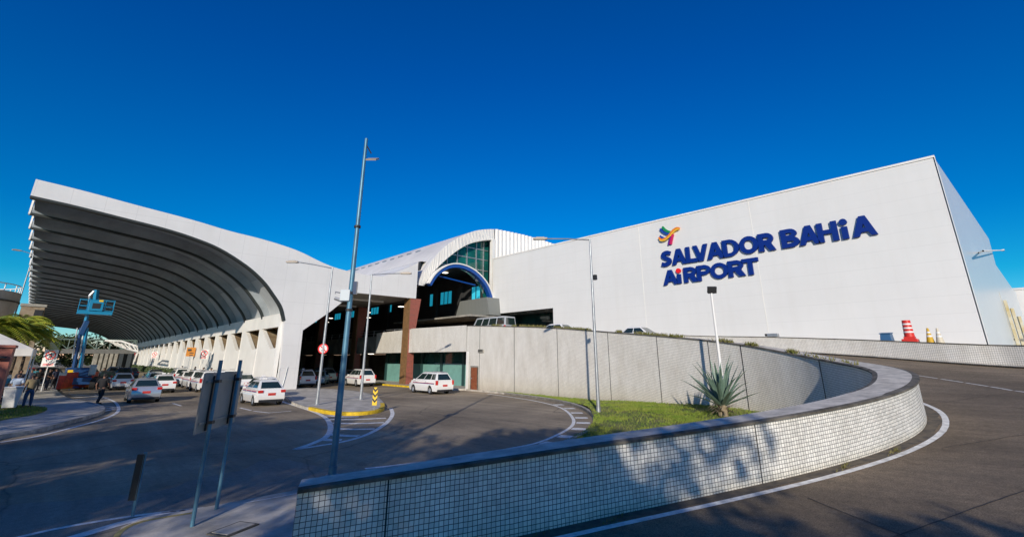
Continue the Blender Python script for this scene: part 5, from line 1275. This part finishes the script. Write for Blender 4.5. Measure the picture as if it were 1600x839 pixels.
MB().bb((cxm+.15,-.72,z0_+1.15),(cxm+.45,-.70,z0_+1.32)).build('label_plate',M_yellow,lf)
# printed hoarding
ha=atZ(86,611.5,0); hb_=atZ(148,607,0); hd=empty('printed_hoarding',tuple((ha+hb_)/2),'orange printed hoarding with blue and white patches round the lift','barrier')
ang=math.atan2(hb_.y-ha.y,hb_.x-ha.x); Lh=(hb_-ha).length
mh=bpy.data.materials.new('printed_banner'); mh.use_nodes=True; t=mh.node_tree; tc=t.nodes.new('ShaderNodeTexCoord'); vo=t.nodes.new('ShaderNodeTexVoronoi'); vo.inputs['Scale'].default_value=1.1; t.links.new(tc.outputs['Object'],vo.inputs['Vector'])
sp=t.nodes.new('ShaderNodeSeparateColor'); t.links.new(vo.outputs['Color'],sp.inputs[0]); cr=ramp(t,sp.outputs[0],[(.0,(.5,.06,.02)),(.3,(.65,.20,.02)),(.55,(.45,.03,.03)),(.72,(.10,.10,.40)),(.86,(.45,.6,.75))]); cr.color_ramp.interpolation='CONSTANT'
n1=node(t,'ShaderNodeTexNoise',Scale=4.,Detail=5.); t.links.new(tc.outputs['Object'],n1.inputs['Vector']); c_=ramp(t,n1.outputs['Fac'],[(.3,(.5,.5,.5)),(.7,(1.2,1.1,1.0))]); t.links.new(mixc(t,cr.outputs[0],c_.outputs[0],1.,'MULTIPLY'),t.nodes['Principled BSDF'].inputs['Base Color'])
MB().box((0,0,.85),(Lh,.05,1.35),rz=ang).build('banner',mh,hd)
mb=MB()
for f in (-.5,-.17,.17,.5): MB().box((math.cos(ang)*Lh*f,math.sin(ang)*Lh*f+.08,.8),(.06,.06,1.6),rz=ang).build('frame_post',M_galv,hd)
# ================================================================== LEFT EDGE : tank, tent, kiosk, plants
tk=empty('round_concrete_tank',(-13.,66.,0),'round weathered concrete tank at the left edge behind the palms','tank')
ta=ray(40,460); az=math.atan2(ta.x,ta.y); Dt=70.
rt_=5.0; ctr=Vector((math.sin(az)*Dt-rt_-.3,math.cos(az)*Dt,0)); tk.location=(ctr.x,ctr.y,0)
ztop=CAMH+Dt*ta.z/math.hypot(ta.x,ta.y)
MB().lathe([(rt_*.86,0),(rt_*.93,ztop*.55),(rt_,ztop-.9),(rt_,ztop),(rt_-.3,ztop),(rt_-.3,ztop-.5),(0,ztop-.5)],seg=48).build('shell',mat('tank_concrete',(.70,.66,.60),.9,col2=(.45,.42,.38),vscale=.35,detail=8),tk,smooth=True)
MB().lathe([(rt_+.02,ztop-1.0),(rt_+.10,ztop-1.0),(rt_+.10,ztop-.85),(rt_+.02,ztop-.85)],seg=48).build('ring',M_capdark,tk)
mb=MB()
for k in range(20): t_=2*math.pi*k/20; mb.tube([(rt_*.97*math.cos(t_),rt_*.97*math.sin(t_),ztop),(rt_*.97*math.cos(t_),rt_*.97*math.sin(t_),ztop+.7)],.05,5)
mb.tube([(rt_*.97*math.cos(2*math.pi*k/40),rt_*.97*math.sin(2*math.pi*k/40),ztop+.7) for k in range(41)],.05,5); mb.build('railing',M_wpole,tk)
# brown shed panel next to tank
c=Vector((math.sin(math.atan2(ray(48,500).x,ray(48,500).y))*66,66,0)); za=CAMH+66*ray(48,479).z/ray(48,479).y
sh=empty('brown_stair_tower',(c.x,66.5,0),'narrow brown weathered tower between the tank and the canopy tip','tower')
MB().bb((-.9,-.8,0),(.75,.8,za)).build('wall',mat('brown_weathered',(.20,.13,.08),.9,col2=(.34,.28,.2),vscale=1.2,detail=8),sh); MB().bb((-1.0,-.9,za),(.85,.9,za+.25)).build('top_slab',M_beton,sh); MB().bb((.1,-.9,za-2.2),(.7,-.81,za-.3)).build('dark_slot',M_bkmetal,sh)
# tent
def gxy(px,py,y): return atY(px,py,y)
te=empty('market_tent',(-3.,44,0),'pale fabric tent roof over the group of waiting people','tent')
tl_=te.location.copy()
A_=gxy(53,545,43); A2=gxy(51,556,43)
ex=A_.x; ze=A_.z; zl=A2.z
mb=MB(); x0,x1,y0,y1=ex-4.4,ex,43,47.2; apex=((x0+x1)/2,(y0+y1)/2,ze+1.15)
mb.add([(x0,y0,ze),(x1,y0,ze),(x1,y1,ze),(x0,y1,ze),apex,(x0,y0,zl),(x1,y0,zl),(x1,y1,zl),(x0,y1,zl)],[(0,1,4),(1,2,4),(2,3,4),(3,0,4),(0,5,6,1),(1,6,7,2),(2,7,8,3),(3,8,5,0)])
rel(mb.build('roof',M_tent,fix=False),te)
for x_,y_ in ((x0,y0),(x1,y0),(x1,y1),(x0,y1)): rel(MB().tube([(x_,y_,.14),(x_,y_,ze)],.04,6).build('leg',M_galv),te)
ki=empty('terracotta_kiosk',(-3.2,33,0),'terracotta coloured kiosk cut by the left edge of the picture','kiosk')
ka=gxy(22,541,33.); kb_=gxy(1,600,33.); rel(MB().bb((ka.x-2.5,33.,.14),(ka.x,33.+1.6,ka.z)).build('wall',M_kiosk,ki),ki); rel(MB().bb((ka.x-2.6,32.9,ka.z-.06),(ka.x+.06,34.7,ka.z+.06)).build('roof_slab',M_kiosk,ki),ki)
rel(MB().bb((ka.x-2.4,32.7,ka.z-.55),(ka.x-.12,33.0,ka.z-.45)).build('awning',M_bkmetal,ki),ki)
# white bin / board and chair
wb=empty('white_waste_bin',tuple(atZ(13,639,.14)),'tall white wheeled bin standing on the left pavement','bin')
MB().add([(-.27,-.27,.08),(.27,-.27,.08),(.27,.27,.08),(-.27,.27,.08),(-.36,-.34,1.05),(.36,-.34,1.05),(.36,.34,1.05),(-.36,.34,1.05)],[(0,3,2,1),(4,5,6,7),(0,1,5,4),(1,2,6,5),(2,3,7,6),(3,0,4,7)]).build('body',M_wpole,wb,bevel=.03)
MB().box((0,0,1.09),(.76,.74,.07)).build('lid',M_wpole,wb,bevel=.02)
for sx in (-1,1): m_=MB().lathe([(0,-.03),(.09,-.03),(.09,.03),(0,.03)],seg=12); m_.v=[(z+sx*.28,x+.25,y+.09) for x,y,z in m_.v]; m_.build('wheel',M_black,wb)
cc=empty('plastic_chair',tuple(atZ(5,634,.14)+Vector((-.35,1.2,0))),'white plastic armchair beside the white bin','chair')
MB().box((0,0,.44),(.5,.48,.04)).build('seat',M_wpole,cc); MB().box((0,.26,.72),(.5,.04,.55),rx=-.15).build('backrest',M_wpole,cc)
for sx in (-1,1):
    for sy in (-1,1): MB().tube([(sx*.24,sy*.22,0),(sx*.22,sy*.2,.44)],.025,6).build('leg',M_wpole,cc)
    MB().tube([(sx*.26,-.2,.44),(sx*.26,-.2,.66),(sx*.26,.26,.68)],.022,6).build('armrest',M_wpole,cc)
# ---- footbridge
fb_=empty('truss_footbridge',(0,118,0),'long steel truss footbridge crossing the lane below the canopy','footbridge')
yb_=118.; pa=gxy(86,531,yb_); pc=gxy(86,553,yb_); pe=gxy(215,531,yb_); zb=gxy(120,545,yb_).z; zt=gxy(120,530,yb_).z; zd=gxy(120,552,yb_).z
xa=pa.x; xb=pe.x
rel(MB().bb((xa,yb_,zd),(xb,yb_+2.5,zb)).build('deck',mat('bridge_deck_grey',(.16,.16,.155),.8,var=.2),fb_),fb_)
mb=MB(); N=int((xb-xa)/1.9)
for y_ in (yb_,yb_+2.5):
    mb.tube([(xa,y_,zt),(xb,y_,zt)],.12,6)
    for i in range(N+1):
        x_=xa+(xb-xa)*i/N; mb.tube([(x_,y_,zb),(x_,y_,zt)],.07,5)
        if i<N: x2=xa+(xb-xa)*(i+1)/N; mb.tube([(x_,y_,zb if i%2 else zt),(x2,y_,zt if i%2 else zb)],.07,5)
rel(mb.build('truss',mat('bridge_green_steel',(.14,.20,.18),.6),fb_),fb_)
rel(MB().bb((xa-.5,yb_-.2,0),(xa+.9,yb_+2.6,zt)).build('end_tower',mat('bridge_tower',(.05,.07,.055),.8),fb_),fb_)
cb=empty('covered_link_bridge',(10,105,0),'pale steel truss walkway joining the footbridge to the canopy piers','footbridge')
a=gxy(165,533,110); b_=gxy(216,548,110); mb=MB()
P1=[gxy(165,532,108),gxy(190,533,104),gxy(214,541,98)]; P2=[gxy(180,538,108),gxy(200,545,104),gxy(216,549,98)]
mb.tube(P1,.16,6).tube(P2,.16,6)
for i in range(9):
    f=i/8; p=P1[0].lerp(P1[2],f); q_=P2[0].lerp(P2[2],min(1,f+(.06 if i%2 else -.0))); mb.tube([p,q_],.09,5)
rel(mb.build('truss',M_pier,cb),cb)
# grey fluted building far under the bridge
gf=empty('fluted_grey_building',(8,150,0),'pale fluted block far down the lane beyond the footbridge','building')
a=gxy(150,549,150); b_=gxy(182,575,150); c_=gxy(212,549,150)
mb=MB(); 
for i,x_ in enumerate(np.arange(a.x,b_.x,.9)): mb.bb((x_,150,0),(x_+.6,151,a.z))
mb.bb((a.x-.2,150.4,0),(b_.x,152,a.z+.3)); rel(mb.build('fluted_wall',M_beton,gf),gf)
mb=MB()
for i,x_ in enumerate(np.arange(b_.x,c_.x,1.6)): mb.bb((x_,150,0),(x_+.8,152.5,a.z+.2))
mb.bb((b_.x,151,0),(c_.x,153,a.z)); rel(mb.build('dark_fins',mat('dark_fin',(.035,.045,.055),.6),gf),gf)
# ================================================================== VEGETATION
def leaf_mesh(name,n,fn,size,m,droop=.3,asp=2.2):
    C_=np.array([fn() for _ in range(n)]); vs=np.zeros((n,4,3))
    th=RNG.uniform(0,2*np.pi,n); ph=RNG.uniform(-.9,.9,n); s=size*RNG.uniform(.6,1.35,n)
    d=np.stack([np.cos(th)*np.cos(ph),np.sin(th)*np.cos(ph),np.sin(ph)-droop],1); d/=np.linalg.norm(d,axis=1)[:,None]
    r_=RNG.normal(size=(n,3)); e=np.cross(d,r_); e/=np.linalg.norm(e,axis=1)[:,None]
    L_=d*s[:,None]; Wd=e*(s/asp)[:,None]
    vs[:,0]=C_-L_*.5; vs[:,1]=C_+Wd*.5; vs[:,2]=C_+L_*.5; vs[:,3]=C_-Wd*.5
    me=bpy.data.meshes.new(name); me.vertices.add(n*4); me.vertices.foreach_set('co',vs.reshape(-1)); me.loops.add(n*4); me.loops.foreach_set('vertex_index',np.arange(n*4)); me.polygons.add(n); me.polygons.foreach_set('loop_start',np.arange(0,n*4,4)); me.polygons.foreach_set('loop_total',np.full(n,4)); me.update(); me.validate(); me.materials.append(m)
    return me
def tree(loc,label,h,rc,n=9000,m=M_leaf,size=.30,trunk_r=.28,clumps=26,seed=0,group=None,flat=.65,name='broadleaf_tree',zc=.68,cr=(.22,.38)):
    rg=random.Random(seed); r=empty(name,loc,label,'tree',group=group)
    mb=MB().tube([(0,0,0),(.1,.05,h*.2),(.0,.1,h*.42),(.15,0,h*.6)],[trunk_r,trunk_r*.8,trunk_r*.62,trunk_r*.4],10)
    cl=[]
    for i in range(clumps):
        t_=rg.uniform(0,6.283); u_=rg.random()**.5; z_=rg.uniform(-1,1); k=math.sqrt(1-z_*z_*.8)
        p=Vector((rc*u_*math.cos(t_)*k,rc*u_*math.sin(t_)*k,h*zc+z_*rc*flat)); cl.append((p,rc*rg.uniform(*cr)))
        if i%2==0: s_=Vector((.05,.05,h*.42)); md=s_.lerp(p,.5)+Vector((0,0,.3)); mb.tube([s_,md,p],[trunk_r*.35,trunk_r*.2,.03],6)
    mb.build('trunk',M_bark,r,smooth=True)
    def fn():
        p,q=rg.choice(cl); v=Vector((rg.gauss(0,1),rg.gauss(0,1),rg.gauss(0,.8))).normalized()*q*rg.random()**.45
        return tuple(p+v)
    me=leaf_mesh('crown',n,fn,size,m); o=bpy.data.objects.new('crown',me); COL.objects.link(o); o.parent=r
    return r
# trees behind the photographer: they cast the dappled shade over the roads
SD=Vector((.754,.657,0))
PR=Vector((.657,-.754,0))
for i,(t_c,u_c,h,rc,n_,lb) in enumerate(((-13.5,-.3,11.3,3.9,16000,'shade tree behind the viewpoint, rightmost of the row'),(-15,-7.6,11.6,4.6,9500,'shade tree behind the viewpoint, second from the right of the row'),(-13,-12.8,11.4,4.7,17000,'shade tree behind the viewpoint, middle of the row'),(-10,-18.5,10.5,4.8,12000,'shade tree behind the viewpoint, second from the left of the row'),(-5,-25.5,10.5,5.0,9500,'shade tree behind the viewpoint, leftmost of the row'),(-1,-33,10.5,5.0,8000,'shade tree standing apart to the left of the row'),(-20,.2,11.6,3.2,12000,'small shade tree behind the rightmost one'),(-12.5,3.9,7.6,2.5,7000,'lowest shade tree, standing right of the row behind the viewpoint'))):
    b=SD*t_c+PR*u_c
    tree((b.x,b.y,-.1),lb,h,rc,n=n_,seed=20+i,size=.36,clumps=34,trunk_r=.16,flat=.80,zc=.66,cr=(.24,.38),group='shade trees behind the viewpoint')
# palms at the left edge
def palm(loc,label,h,n=16,L=2.4,seed=0,name='palm_plant'):
    rg=random.Random(seed); r=empty(name,loc,label,'palm',group='yellow green palms at the left edge')
    MB().tube([(0,0,0),(.05,0,h*.5),(0,.05,h)],[.12,.10,.08],8).build('trunk',M_bark,r); mb=MB()
    for i in range(n):
        t_=rg.uniform(0,6.283); el=rg.uniform(.15,1.2); d=Vector((math.cos(t_),math.sin(t_),0)); pts=[]
        for k in range(8): s_=k/7; pts.append(Vector((0,0,h))+d*L*s_*math.cos(el*(1-.3*s_))+Vector((0,0,L*(math.sin(el)*s_-.75*s_*s_))))
        sd=d.cross(Vector((0,0,1)))
        for k in range(1,8):
            for j in range(3):
                c=pts[k-1].lerp(pts[k],j/3); ll=.55*L/2.4*(1-.5*abs(k/7-.4))
                for s_ in (-1,1):
                    tip=c+sd*s_*ll*.75+d*ll*.5-Vector((0,0,ll*.35)); w_=d*.08; mb.add([c-w_,c+w_,tip],[(0,1,2)])
    mb.build('fronds',M_palm,r,fix=False)
for i,(px,d,h,L) in enumerate(((3,50,4.2,2.6),(18,52,4.9,2.6),(34,51,4.6,2.5),(48,53,4.1,2.3),(-14,49,4.8,2.6),(26,56,5.4,2.4))):
    r_=ray(px,520); hz=math.hypot(r_.x,r_.y); palm((r_.x/hz*d,r_.y/hz*d,.1),['palm nearest the picture edge over the tent','tallest yellow palm left of the tower','palm between the tank and the tower','right hand palm of the clump beneath the tower','palm cut off by the left edge','palm at the back of the clump'][i],h,seed=i,L=L,n=34)
# far trees on the horizon, left
far=[(-40,150),( -28,165),(-16,175),(-8,180),(-2,185),(3,190),(-22,150),(-34,180),(9,215),(-12,160)]
for i,(x,y) in enumerate(far):
    tree((x,y,-.1),['low round tree far behind the tent','broad dark tree on the far left horizon','grey green tree under the left end of the footbridge','bushy far tree beyond the footbridge','small far tree under the middle of the footbridge','far tree beside the fluted block','spreading tree behind the palms','far tree at the back of the car park','tree peeping past the fluted block','tree just left of the lift far away'][i],6.5+random.random()*3,5.5,n=1800,m=M_fleaf,size=.9,seed=60+i,clumps=18,group='far trees left of the lane',zc=.6)
# hedge along the piers
hg=[]
def hfn():
    y=random.uniform(58,170); return (12.9+random.uniform(-.35,.35),y,random.uniform(.1,1.0+.3*math.sin(y*.9)))
me=leaf_mesh('hedge_leaves',9000,hfn,.34,M_fleaf); hgo=bpy.data.objects.new('hedge',me); COL.objects.link(hgo); tag(hgo,'low dark green hedge along the foot of the far white piers','hedge')
# agave
def agave(loc,label,n=40,L=1.9,seed=3):
    rg=random.Random(seed); r=empty('agave_plant',loc,label,'plant'); mb=MB(); md=MB()
    for i in range(n):
        t_=i*2.39996+rg.uniform(-.2,.2); f=i/n; el=R(86-66*f**.85+rg.uniform(-5,5)); l=L*(.75+.35*rg.random())*(1-.12*f)
        d=Vector((math.cos(t_),math.sin(t_),0)); sd=Vector((-math.sin(t_),math.cos(t_),0)); prev=None; K=7; bend=rg.uniform(-.08,.40)
        base=d*.10+Vector((0,0,.55-.18*f)); idx=len(mb.v); vs=[]
        p=base.copy(); e=el
        for k in range(K+1):
            s_=k/K; wd=(.055+.03*math.sin(min(1,s_*1.6)*math.pi*.5))*(1-s_**2.2)*1.2+.003
            nrm=Vector((0,0,1))*math.cos(e)-d*math.sin(e)
            vs+= [p-sd*wd+nrm*wd*.45,p,p+sd*wd+nrm*wd*.45]
            p=p+(d*math.cos(e)+Vector((0,0,1))*math.sin(e))*l/K; e-=bend/K*s_*4
        mb.add(vs,[(3*k+j,3*k+j+1,3*k+j+4,3*k+j+3) for k in range(K) for j in (0,1)])
    for i in range(60):
        t_=rg.uniform(0,6.283); z_=rg.uniform(.05,.5); d=Vector((math.cos(t_),math.sin(t_),0)); sd=Vector((-math.sin(t_),math.cos(t_),0)); l=rg.uniform(.35,.75); a=rg.uniform(-.6,.5)
        p=d*.13+Vector((0,0,z_)); q_=p+(d*math.cos(a)+Vector((0,0,math.sin(a))))*l; q_.z=max(.02,q_.z); m_=(p+q_)/2+Vector((0,0,.06)); w_=.04
        md.add([p-sd*w_,p+sd*w_,m_+sd*w_*.8,m_-sd*w_*.8,q_],[(0,1,2,3),(3,2,4)])
    mb.build('leaves',M_agave,r,smooth=True,fix=False); md.build('dry_leaves',M_dry,r,fix=False); MB().tube([(0,0,0),(0,0,.3),(0,0,.62)],[.2,.2,.08],10).build('stem',M_dry,r)
    return r
agp=Vector((20.9,9.35,.42)); agave((agp.x,agp.y,GZ(agp.x,agp.y)),'large grey green agave with dry brown skirt on the grass before the curved wall')
# grass blades in the garden
def inpoly(x,y,P_):
    c=False; j=len(P_)-1
    for i in range(len(P_)):
        if (P_[i][1]>y)!=(P_[j][1]>y) and x<(P_[j][0]-P_[i][0])*(y-P_[i][1])/(P_[j][1]-P_[i][1])+P_[i][0]: c=not c
        j=i
    return c
def blades(name,pts,hgt,m,wd=.012):
    n=len(pts); P_=np.array(pts); th=RNG.uniform(0,6.28,n); h=hgt*RNG.uniform(.5,1.4,n); vs=np.zeros((n,3,3))
    d=np.stack([np.cos(th),np.sin(th),np.zeros(n)],1)*wd; ln=RNG.normal(0,.35,(n,2))*h[:,None]
    vs[:,0]=P_-d; vs[:,1]=P_+d; vs[:,2]=P_; vs[:,2,0]+=ln[:,0]; vs[:,2,1]+=ln[:,1]; vs[:,2,2]+=h
    me=bpy.data.meshes.new(name); me.vertices.add(n*3); me.vertices.foreach_set('co',vs.reshape(-1)); me.loops.add(n*3); me.loops.foreach_set('vertex_index',np.arange(n*3)); me.polygons.add(n); me.polygons.foreach_set('loop_start',np.arange(0,n*3,3)); me.polygons.foreach_set('loop_total',np.full(n,3)); me.update(); me.materials.append(m)
    o=bpy.data.objects.new(name,me); COL.objects.link(o); return o
pts=[]
while len(pts)<45000:
    x=random.uniform(9,27); y=random.uniform(2,31)
    if not inpoly(x,y,GARDEN): continue
    nn=mnoise.noise(Vector((x*.5,y*.5,0)))
    nn+=.6*mnoise.noise(Vector((x*1.9,y*1.9,5)))
    if nn<.02 and random.random()<.85: continue
    pts.append((x,y,GZ(x,y)-.01))
tag(blades('grass_blades',pts,.075,M_blade,.014),kind='stuff')
pts=[]
for k in range(6500): x=random.uniform(-6,.0); y=random.uniform(29.5,40.5); pts.append((x,y,.15)) if inpoly(x,y,[(p[0],p[1]) for p in vg]+[(-14,41),(-14,29)]) else None
tag(blades('verge_grass_blades',pts,.09,M_blade,.02),kind='stuff')
# tufts growing on top of the retaining wall
pts=[]
for i in range(NO//2+4,NO-4):
    p=IPs[i]; n_=OPn[i]
    dens=110 if (p[1]>11 and p[1]<34 or 6.5<p[1]<10.5) else 6
    for k in range(dens):
        j=random.randrange(2); f=random.random(); pp=IPs[i]*(1-f)+IPs[min(i+1,NO-1)]*f; s_=random.uniform(-.30,-.03)
        if mnoise.noise(Vector((pp[0]*.8,pp[1]*.8,3)))<-.15: continue
        pts.append((pp[0]+n_[0]*s_,pp[1]+n_[1]*s_,pp[2]-.03))
tag(blades('wall_top_grass',pts,.17,mat('dry_grass_blade',(.14,.15,.03),.8,col2=(.20,.17,.06),vscale=2),.03),kind='stuff')
# weeds in the gutter at the wall foot
pts=[]
for s_,n_ in ((9.6,60),(11.2,70),(4.4,60),(2.9,40)):
    i=min(range(NO),key=lambda k:abs(SO[k]-s_))
    for k in range(n_): pts.append((OPs[i][0]+random.gauss(0,.22),OPs[i][1]-.12-abs(random.gauss(0,.06)),ROADZ[i]))
tag(blades('gutter_weeds',pts,.05,mat('dry_weed',(.14,.13,.04),.8,col2=(.22,.19,.07)),.012),kind='stuff')
# ================================================================== PEOPLE
def person(loc,rz,label,shirt,trouser,pose='stand',skin=M_skin,h=1.72,arms='down',group=None):
    r=empty('person',loc,label,'person',rz=rz,group=group); k=h/1.75
    J={'pel':(0,0,.95),'che':(0,.0,1.28),'neck':(0,.0,1.48),'head':(0,.02,1.62),'top':(0,.02,1.73)}
    if pose=='walk': legs=[((-.1,0,.9),(-.11,.20,.50),(-.11,.12,.07),(-.11,.30,.04)),((.1,0,.9),(.11,-.05,.48),(.11,-.36,.14),(.11,-.25,.04))]
    else: legs=[((-.1,0,.9),(-.12,.02,.49),(-.13,0,.07),(-.14,.16,.04)),((.1,0,.9),(.13,.0,.49),(.15,-.02,.07),(.17,.14,.04))]
    if arms=='down': ar=[((-.2,0,1.42),(-.27,-.03,1.13),(-.25,.06,.88),(-.25,.09,.78)),((.2,0,1.42),(.27,-.03,1.13),(.25,.06,.88),(.25,.09,.78))]
    elif arms=='walk': ar=[((-.2,0,1.42),(-.26,-.14,1.15),(-.24,-.08,.9),(-.24,-.04,.8)),((.2,0,1.42),(.26,.10,1.15),(.24,.28,.98),(.23,.36,.93))]
    else: ar=[((-.2,0,1.42),(-.30,.02,1.15),(-.14,.24,1.12),(-.04,.28,1.13)),((.2,0,1.42),(.30,.02,1.15),(.16,.24,1.05),(.06,.28,1.06))]
    def skinned(name,chains,m,root=0,sub=1):
        vs=[];es=[];rad=[]
        for c in chains:
            st=None
            for j,(p,q) in enumerate(c):
                key=next((i for i,v in enumerate(vs) if (Vector(v)-Vector(p)).length<1e-4),None)
                if key is None: vs.append(p); rad.append(q); key=len(vs)-1
                if st is not None: es.append((st,key))
                st=key
        me=bpy.data.meshes.new(name); me.from_pydata([tuple(c_*k for c_ in v) for v in vs],es,[]); me.materials.append(m)
        o=bpy.data.objects.new(name,me); COL.objects.link(o); o.parent=r
        md=o.modifiers.new('skin','SKIN'); md.use_smooth_shade=True
        sv=me.skin_vertices[0].data
        for i,q in enumerate(rad): sv[i].radius=(q[0]*k,q[1]*k) if isinstance(q,tuple) else (q*k,q*k)
        sv[root].use_root=True
        s_=o.modifiers.new('sub','SUBSURF'); s_.levels=sub; s_.render_levels=sub; return o
    body=[[(J['pel'],(.15,.10)),(J['che'],(.16,.11)),((0,0,1.42),(.13,.09)),(J['neck'],.06),((0,.01,1.56),.07),(J['head'],(.085,.10)),(J['top'],(.06,.07))]]
    for a in ar: body.append([((0,0,1.42),(.13,.09)),(a[0],.058),(a[1],.042),(a[2],.032),(a[3],(.04,.022))])
    for l in legs: body.append([(J['pel'],(.15,.10)),(l[0],.09),(l[1],.06),(l[2],.042),(l[3],(.045,.03))])
    skinned('body',body,skin)
    sh=[[((0,0,.90),(.20,.15)),(J['che'],(.215,.165)),((0,0,1.42),(.18,.14)),((0,0,1.48),.085)]]
    for a in ar:
        m_=tuple((Vector(a[0])*.15+Vector(a[1])*.85)); sh.append([((0,0,1.42),(.18,.14)),(a[0],.092),(m_,.074)])
    skinned('shirt',sh,shirt)
    tr=[[((0,0,1.0),(.185,.14)),((0,0,.93),(.185,.14))]]
    for l in legs: tr.append([((0,0,.93),(.185,.14)),(l[0],.12),(l[1],.088),(tuple(Vector(l[2])+Vector((0,0,.02))),.06)])
    skinned('trousers',tr,trouser)
    hm=MB().lathe([(0.0,.135),(.05,.125),(.085,.08),(.095,.02),(.085,-.04),(.0,-.04)],seg=14); hm.v=[(x*k,(y-.01)*k,(z+1.64)*k) for x,y,z in hm.v]; hm.build('hair',M_hair,r,smooth=True)
    for sx in (-1,1): l=legs[0 if sx<0 else 1]; MB().box(Vector(l[3])*k+Vector((0,-.04,.01)),(.10*k,.27*k,.09*k)).build('shoe',M_black,r,bevel=.03)
    # face: nose, eyes, mouth, ears
    MB().box((0,.125*k,1.615*k),(.025,.03,.045)).build('nose',skin,r,bevel=.008)
    for sx in (-1,1): MB().box((sx*.033*k,.115*k,1.645*k),(.022,.012,.012)).build('eye',M_bkmetal,r); MB().box((sx*.092*k,.02*k,1.625*k),(.02,.04,.06)).build('ear',skin,r,bevel=.008)
    MB().box((0,.113*k,1.575*k),(.05,.012,.012)).build('mouth',mat('lip',(.22,.07,.06),.6),r)
    return r
cl=lambda n,c:mat('cloth_'+n,c,.85)
black=cl('black',(.012,.012,.014)); jean=cl('jean',(.02,.07,.16)); khaki=cl('khaki',(.20,.16,.09)); pale=cl('pale_blue_shirt',(.42,.50,.62)); navy=cl('navy',(.02,.025,.05)); whit=cl('white',(.7,.7,.68)); tealc=cl('teal',(.05,.25,.3)); grey=cl('grey',(.12,.12,.12))
p=atZ(153,632,0); person((p.x,p.y,0),R(-35),'man in black walking across the striped marking with one arm swung forward',black,black,'walk',arms='walk',h=1.8)
p=atZ(40,637,.14); person((p.x,p.y,.14),R(20),'man in khaki shirt and blue jeans standing with his back turned by the tent',khaki,jean,h=1.74)
p=atZ(24,636,.14); person((p.x-.25,p.y+1.2,.14),R(160),'man in pale blue shirt under the tent holding his hands in front',pale,navy,arms='fold',h=1.74)
p=atZ(6,636,.14); person((p.x-.4,p.y+2.2,.14),R(200),'person in teal top at the far left behind the white bin',tealc,navy,arms='fold')
GP='people waiting in the shade behind the tent'
for i,(px,d,rz,s_,t_,lb) in enumerate(((86,60,40,navy,black,'person in dark clothes standing just right of the no parking sign'),(60,58,200,black,black,'person in black standing behind the foot of the no parking sign'),(48,56,120,navy,jean,'person in navy top and jeans behind the khaki man'),(53,63,10,tealc,black,'person in teal shirt in the crowd beside the tent post'),(70,66,90,grey,navy,'person in grey deep in the shade behind the sign'),(76,57,250,black,navy,'person in dark top close to the hoarding end'),(31,52,180,navy,black,'person in navy under the middle of the tent'),(160,70,180,black,black,'person in black beside the dark pickup'),(14,50,100,whit,black,'person in white top at the back of the tent'))):
    r_=ray(px,590); hz=math.hypot(r_.x,r_.y); person((r_.x/hz*d,r_.y/hz*d,.14 if px<90 else 0),R(rz),lb,s_,t_,arms='fold' if i%2 else 'down',group=GP)
# far-off people at the piers
for i,(y,rz) in enumerate(((62,90),(66,60),(71,100),(80,80))):
    person((12.2,y,0),R(rz),['person in dark clothes by the first pier left of the orange board','person in navy between the taxis and the piers','person in black beside the far hedge','farthest small figure by the piers'][i],[black,navy,black,grey][i],black,group='people along the piers')
